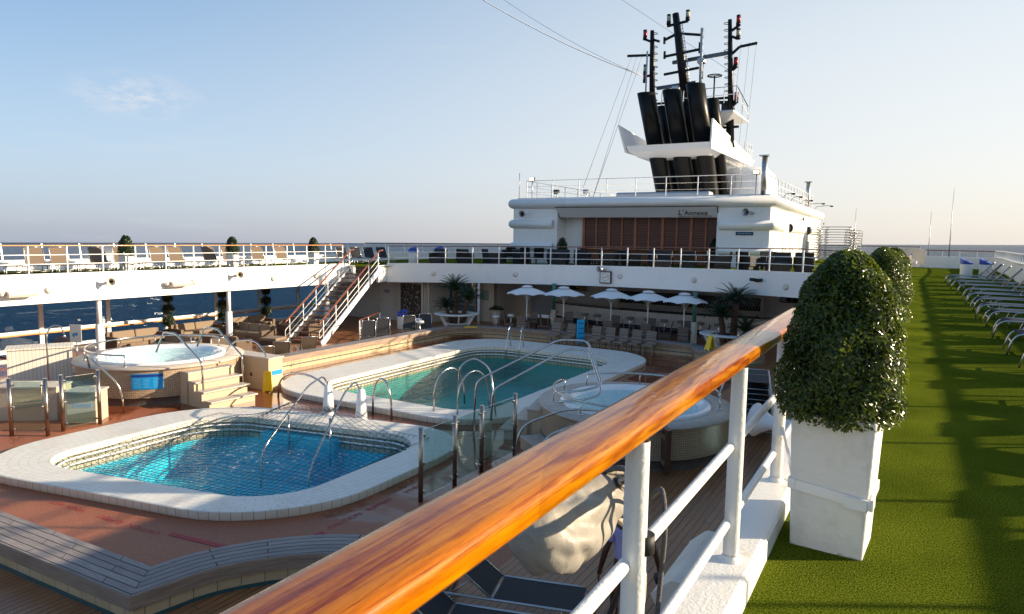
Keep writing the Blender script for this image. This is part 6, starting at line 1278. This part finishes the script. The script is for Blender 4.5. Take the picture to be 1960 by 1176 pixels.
def fin(x, yf, dx):
    m = MB(); p = [(x, 42.55, 7.2), (x+dx, 42.3, 8.95), (x+.2, 53.8, 7.75), (x+.2, 53.8, 7.2)]; q = [(a+.10, b, c) for a, b, c in p]; k = len(p); m.add(p+q, [list(range(k)), [k+i for i in range(k)][::-1]]+[(i, (i+1) % k, k+(i+1) % k, k+i) for i in range(k)]); return m
fin(-16.45, 0, -.45).build('left_wing_fin' if False else 'wing_fin', 'white', t, w=True); fin(-11.0, 0, .10).build('wing_fin', 'white', t, w=True)
railing('platform_railing', 'small white railing at the rear of the funnel platform', [(-10.6, 50.5, 7.55), (-10.6, 53.6, 7.55), (-12.6, 53.6, 7.55)], [(-10.6, 50.5+i*.8, 7.55) for i in range(4)], (.35, .7), 1.05, 'whiteplain', tr=.02, base=0, r=.018)
t = thing('upper_platform', 'small upper lookout platform with railing behind the right funnel', 'platform', (-10.9, 47.5, 9.6)); m = MB(); m.box((-11.6, 47.6, 9.85), (2.6, 4.6, .12)); m.build('floor', 'white', t, w=True); m = MB()
m.add([(-12.9, 45.4, 9.78), (-10.3, 45.4, 9.78), (-10.3, 49.9, 9.78), (-12.9, 49.9, 9.78), (-12.4, 47.3, 9.2), (-11.4, 47.3, 9.2)], [(0, 1, 5, 4), (1, 2, 5), (2, 3, 4, 5), (3, 0, 4)]); m.build('underframe', 'white', t, w=True)
railing('lookout_railing', 'thin dark railing above the funnel tops', [(-15.4, 46.4, 10.6), (-10.4, 46.4, 10.6), (-10.4, 50, 9.9)], [(-15.4, 46.4, 10.6), (-13.9, 46.4, 10.6), (-12.4, 46.4, 10.6), (-11.2, 46.4, 10.6), (-10.4, 46.4, 10.6), (-10.4, 48.2, 10.2), (-10.4, 50, 9.9)], (.5,), 1.0, 'blackm', tr=.03, base=0, r=.03)
t = thing('mast_beam', 'black cross beam bracing the three masts above the funnels', 'beam', (-13.4, 46.8, 10.9)); m = MB(); m.bar((-16.3, 46.9, 11.0), (-10.9, 46.9, 11.0), .14, .14); m.bar((-14.3, 47, 8), (-14.3, 47, 11.4), .4, .3); m.bar((-11.0, 47, 8), (-11.0, 47, 11.0), .18, .18); m.bar((-16.0, 46.9, 8.2), (-16.0, 46.9, 11.0), .14, .14); m.bar((-10.6, 47.2, 7.8), (-11.1, 47.2, 10.0), .12, .12); m.build('frame', 'black', t, w=True)
t = thing('white_dome', 'large white rounded housing behind the funnels on the deckhouse roof', 'housing', (-10.2, 50, 3.9)); m = MB(); m.lathe([(2.0, 0), (2.0, 1.6), (1.8, 2.3), (1.3, 2.75), (.01, 2.9)], (0, 0, 0), 32); m.build('dome', 'white', t)
# ---------------- masts ----------------
def navlamp(m1, m2, p, sc=1):
    m1.tube([(p[0], p[1], p[2]-.16*sc), (p[0], p[1], p[2])], .11*sc, 10); m1.tube([(p[0], p[1], p[2]+.24*sc), (p[0], p[1], p[2]+.34*sc)], .10*sc, 10); m2.tube([(p[0], p[1], p[2]), (p[0], p[1], p[2]+.25*sc)], .10*sc, 10)
YM = 47.0
def mast(label, base, top, r, arms, lamps, rings=True, ladder_=False):
    t = thing('signal_mast', label, 'mast', base); m = MB(); b, e = Vector(base), Vector(top); m.tube([b, b.lerp(e, .6), e], [r*1.3, r*1.15, r*.85], 10); m.build('pole', 'black', t, w=True)
    for a_ in arms:
        m = MB(); m.bar(a_[0], a_[1], .13, .15)
        mid = Vector(a_[0]).lerp(Vector(a_[1]), .5)
        m.build('arm', 'black', t, w=True)
    for p, c in lamps:
        m1, m2 = MB(), MB(); navlamp(m1, m2, p, 1.35); l_ = m1.build('lamp_housing', 'black', t, w=True); g_ = m2.build('lamp_lens', c, t, w=True)
    if rings:
        d = 1 if rings == 1 else -1; n_ = int((top[2]-base[2])/.42)
        for k in range(n_):
            m = MB(); p = b.lerp(e, (k+.5)/n_); m.tube([p+Vector((d*.36*(1-math.cos(q)) *.5+d*.02, .22*math.sin(q), 0)) for q in [2*math.pi*j/10 for j in range(10)]], .024, 4, closed=True); m.build('ladder_hoop', 'black', t, w=True)
    return t
M['lens'] = pm('pale_lamp_lens', (.55, .50, .35), rough=.2)
mast('left black signal mast with red lamps and a hooped ladder', (-16.25, YM, 10.6), (-16.45, YM, 16.0), .16,
     [((-16.35, YM, 15.2), (-16.9, YM, 15.45)), ((-16.35, YM, 14.35), (-18.2, YM, 14.5)), ((-16.3, YM, 13.0), (-16.9, YM, 12.95)), ((-16.4, YM, 15.4), (-15.9, YM, 15.2))],
     [((-16.95, YM, 15.65), 'red'), ((-16.85, YM, 12.75), 'red'), ((-16.85, YM, 13.3), 'lens')], 1)
mast('tall leaning central black mast with two white lamps and four cross arms', (-13.75, YM, 10.4), (-14.85, YM, 16.9), .26,
     [((-15.4, YM, 16.15), (-13.95, YM, 16.3)), ((-14.6, YM, 15.6), (-15.55, YM, 15.25)), ((-14.5, YM, 15.55), (-12.95, YM, 15.25)), ((-15.5, YM, 14.15), (-13.1, YM, 14.35)), ((-15.5, YM, 12.95), (-13.1, YM, 13.15)), ((-15.5, YM, 14.0), (-15.5, YM, 14.5)), ((-13.1, YM, 14.1), (-13.1, YM, 14.8)), ((-12.95, YM, 15.0), (-12.95, YM, 15.7)), ((-15.55, YM, 15.0), (-15.55, YM, 15.45))],
     [((-15.3, YM, 16.45), 'lens'), ((-14.0, YM, 16.55), 'lens')], 0)
m = MB()
for k in range(26): z = 10.8+k*.21; x = -13.5-.95*(k/26); m.box((x, YM-.1, z), (.34, .03, .03))
m.tube([(-13.33, YM-.1, 10.6), (-14.35, YM-.1, 16.2)], .02, 4); o = m.build('mast_ladder', 'alu'); tag(o, 'slim ladder running up the leaning central mast', 'ladder')
mast('right black mast with red lamps, hooped ladder and long yard', (-10.75, YM, 8.2), (-11.2, YM, 16.0), .15,
     [((-11.2, YM, 15.2), (-10.6, YM, 15.55)), ((-11.2, YM, 13.6), (-10.5, YM, 14.2)), ((-10.5, YM, 14.2), (-9.4, YM, 14.3)), ((-11.1, YM, 12.6), (-10.7, YM, 12.9)), ((-10.95, YM, 10.3), (-10.55, YM, 10.65)), ((-11.0, YM, 14.9), (-10.65, YM, 14.72)), ((-11.8, YM, 9.1), (-10.3, YM, 9.1))],
     [((-10.65, YM, 15.75), 'red'), ((-10.62, YM, 14.9), 'lens'), ((-10.7, YM, 13.1), 'red'), ((-10.55, YM, 10.85), 'red')], 2)
def radar(label, x, y, z, L, ang):
    t = thing('radar_scanner', label, 'radar', (x, y, z)); m = MB(); m.tube([(0, 0, -1.4), (0, 0, -.35)], .14, 12); m.build('pedestal', 'black', t); m = MB(); m.box((0, 0, -.22), (.5, .5, .36)); m.build('gearbox', 'alu', t, bev=.05); m = MB(); d = Vector((math.cos(ang), math.sin(ang)*1, 0)); m.bar(-d*L/2, d*L/2, .22, .24); m.build('scanner_bar', 'radargrey', t, bev=.04); return t
M['radargrey'] = pm('slate_grey_paint', (.10, .14, .17), rough=.4)
radar('upper long radar scanner bar crossing behind the right mast', -13.1, 47.6, 13.95, 4.4, R(-12)); radar('lower radar scanner bar left of the leaning mast', -14.7, 47.3, 12.2, 3.0, R(-12))
t = thing('white_pole_antenna', 'pale blue grey pole antenna between the leaning mast and the right mast', 'antenna', (-12.75, 46.3, 10.9)); m = MB(); m.tube([(0, 0, 0), (-.05, 0, 4.6)], .10, 10); m.build('rod', 'polegrey', t) if 'polegrey' in M else None
M['polegrey'] = pm('pale_grey_paint', (.38, .44, .48), rough=.4)
m.build('rod', 'polegrey', t)
t = thing('white_pole_antenna', 'pale grey pole antenna beside the left mast', 'antenna', (-16.7, 46.8, 10.7)); m = MB(); m.tube([(0, 0, 0), (.02, 0, 3.9)], .06, 8); m.build('rod', 'polegrey', t)
t = thing('ring_antenna', 'round direction finding ring antenna right of the leaning mast', 'antenna', (-11.9, 46.5, 12.4)); m = MB(); m.tube([(.45*math.cos(a), .45*math.sin(a), 0) for a in [2*math.pi*k/20 for k in range(20)]], .04, 6, closed=True); m.tube([(-.45, 0, 0), (.45, 0, 0)], .03, 5); m.tube([(0, 0, -1.4), (0, 0, 0)], .05, 6); m.build('ring', 'black', t)
t = thing('deck_machinery', 'cluster of dark winch machinery beside the right mast foot', 'machinery', (-11.0, 47.2, 10.0)); m = MB(); m.ball((0, 0, .55), .28, 5); m.box((-.3, 0, .4), (.4, .4, .5)); m.tube([(-.8, 0, .8), (.4, 0, .7)], .12, 8); m.build('drum', 'blackm', t); m = MB(); m.box((.15, 0, .15), (.5, .4, .35)); m.build('box', 'alu', t)
# wires
def wire(label, a, b, r=.012, mat_='wiregrey', sag=.0):
    m = MB(); A, B = Vector(a), Vector(b); m.tube([A.lerp(B, i/16)-Vector((0, 0, sag*4*(i/16)*(1-i/16))) for i in range(17)], r, 4); o = m.build('wire', mat_); tag(o, label, 'cable'); return o
M['wiregrey'] = pm('galvanised_wire', (.25, .27, .30), rough=.5); M['wirewhite'] = pm('white_wire', (.85, .85, .85), rough=.5)
a1 = Vector((-17.2, 47, 13.1)); wire('long white aerial wire from the mast to the upper left', a1, a1+(Vector((-29.65, 47, 20.07))-a1)*1.3, .035, 'wirewhite', .5); wire('long dark aerial wire above the white one', a1, a1+(Vector((-27.98, 47, 19.9))-a1)*1.3, .014, sag=.5)
a1 = Vector((-15.3, 47, 15.4)); wire('thin stay wire from the top edge to the central mast', (-10.6, 47, 12.4), (-22.0, 47, 20.8), .012)
for i, (x0, x1, z1_) in enumerate([(-17.9, -20.9, 5.3), (-17.5, -20.2, 4.3), (-17.1, -20.2, 4.3)]): wire('thin halyard from the left yard down to the deckhouse roof, %s from the left' % OR[i], (x0, YM, 14.4), (x1, 46, z1_), .016)
for i, (x0, x1) in enumerate([(-10.4, -11.2), (-9.9, -10.6), (-9.45, -10.2)]): wire('thin halyard from the right yard, %s from the left' % OR[i], (x0, YM, 14.4), (x1, 48, 5.2), .014)
# ---------------- person on the lower deck ----------------
def skinned(name, verts, edges, radii, m, parent, sub=2):
    me = bpy.data.meshes.new(name); me.from_pydata([Vector(v) for v in verts], edges, []); o = bpy.data.objects.new(name, me); col.objects.link(o); o.parent = parent; me.materials.append(M[m])
    md = o.modifiers.new('skin', 'SKIN'); md.use_smooth_shade = True
    for i, r in enumerate(radii): sv = me.skin_vertices[0].data[i]; sv.radius = (r, r) if not isinstance(r, tuple) else r; sv.use_root = (i == 0)
    s_ = o.modifiers.new('sub', 'SUBSURF'); s_.levels = sub; s_.render_levels = sub; return o
P = thing('person', 'person in lavender top and red floral shorts standing on the lower deck behind the railing', 'person', (-2.68, 7.42, ZT), R(210))
V = [(0, 0, .95), (0, 0, 1.12), (0, .01, 1.32), (0, .0, 1.43), (0, -.01, 1.50), (0, -.03, 1.60), (0, -.03, 1.68),
     (-.17, 0, 1.40), (-.33, .02, 1.15), (-.40, -.06, .91), (-.42, -.09, .83),
     (.17, 0, 1.40), (.26, .03, 1.13), (.30, -.06, .87), (.31, -.09, .79),
     (-.09, 0, .90), (-.11, .01, .48), (-.11, .03, .10), (-.11, -.02, .045), (-.12, -.14, .035),
     (.09, 0, .90), (.12, -.06, .50), (.13, .05, .11), (.13, .0, .045), (.14, -.12, .035)]
Ed = [(0, 1), (1, 2), (2, 3), (3, 4), (4, 5), (5, 6), (3, 7), (7, 8), (8, 9), (9, 10), (3, 11), (11, 12), (12, 13), (13, 14), (0, 15), (15, 16), (16, 17), (17, 18), (18, 19), (0, 20), (20, 21), (21, 22), (22, 23), (23, 24)]
Ra = [(.15, .10), (.13, .095), (.16, .10), (.10, .08), .05, (.078, .095), (.065, .075), .058, .042, .030, .034, .058, .042, .030, .034, .095, .058, .038, .04, .03, .095, .058, .038, .04, .03]
body = skinned('body', V, Ed, Ra, 'skin', P)
skinned('top', [(0, 0, .98), (0, 0, 1.12), (0, .01, 1.32), (0, 0, 1.42), (-.18, 0, 1.40), (-.22, .01, 1.24), (.18, 0, 1.40), (.22, .01, 1.24)], [(0, 1), (1, 2), (2, 3), (3, 4), (4, 5), (3, 6), (6, 7)], [(.175, .13), (.155, .12), (.185, .125), (.12, .10), .078, .066, .078, .066], 'shirt', P)
skinned('shorts', [(0, 0, .99), (0, 0, .90), (-.10, 0, .84), (-.115, 0, .62), (.10, 0, .84), (.125, -.03, .62)], [(0, 1), (1, 2), (2, 3), (1, 4), (4, 5)], [(.165, .12), (.17, .125), .115, .095, .115, .095], 'shorts', P)
m = MB(); m.ball((0, -.015, 1.66), .105, 7, (.95, 1.08, 1.05)); m.build('hair', 'hair', P)
for s_ in (-1, 1):
    for k in range(4):
        bx_ = -.42 if s_ < 0 else .31; by_ = -.09; dz_ = .03 if s_ < 0 else 0; skinned('finger', [(bx_+(k-1.5)*.006*0, by_-.03+.018*k, .785+dz_), (bx_+s_*.004, by_-.035+.018*k, .735+dz_), (bx_-s_*.004, by_-.03+.017*k, .70+dz_)], [(0, 1), (1, 2)], [.010, .009, .007], 'skin', body, 1)
    skinned('thumb', [(bx_-s_*.01, by_-.03, .80), (bx_-s_*.015, by_-.06, .77), (bx_-s_*.012, by_-.065, .74)], [(0, 1), (1, 2)], [.011, .010, .008], 'skin', body, 1)
m = MB(); m.box((-.40, -.10, .74), (.07, .14, .10)); o = m.build('camera_case', 'blackm', None, bev=.02); o.matrix_world = Matrix.Translation((-2.68, 7.42, ZT)) @ Matrix.Rotation(R(210), 4, 'Z'); tag(o, 'small black object held in the hand of the person on the lower deck', 'camera')
# red markings on the pool floor
def deck_text(body, size, loc, rz, name='painted_warning'):
    c = bpy.data.curves.new(name, 'FONT'); c.body = body; c.size = size; c.extrude = 0; o = bpy.data.objects.new(name, c); col.objects.link(o); dg = bpy.context.evaluated_depsgraph_get(); me = bpy.data.meshes.new_from_object(o.evaluated_get(dg)); bpy.data.objects.remove(o); me.materials.clear(); me.materials.append(M['redpaint']); o = bpy.data.objects.new(name, me); col.objects.link(o); o.location = loc; o.rotation_euler = (0, 0, rz); return o
for k_, (p0, an, lb_) in enumerate([((-10.27, 6.43), 184, 'in front of the near pool'), ((-8.08, 8.0), 88.5, 'right of the near pool')]):
    s_ = 0
    for wd in ('CAUTION', 'SLIPPERY', 'WHEN', 'WET'):
        o = deck_text(wd, .17, (p0[0]+s_*math.cos(R(an)), p0[1]+s_*math.sin(R(an)), ZP+.004), R(an)); tag(o, 'red painted word %s on the floor %s' % (wd, lb_), 'floor marking'); s_ += len(wd)*.108+.16
for i, (a, b) in enumerate([((-10.12, 6.48), (-8.9, 6.66)), ((-8.14, 7.3), (-8.10, 7.85)), ((-6.9, 22.6), (-6.9, 24.2)), ((-7.2, 25.2), (-7.2, 26.2))]):
    m = MB(); m.bar((a[0], a[1], ZP+.005), (b[0], b[1], ZP+.005), .10, .004); o = m.build('painted_line', 'redpaint'); tag(o, ['long red painted line on the floor before the near bench corner', 'short red painted dash on the floor right of the near pool', 'red painted line on the wet floor right of the teal pool', 'red painted dash at the far right corner of the teal pool'][i], 'floor marking')
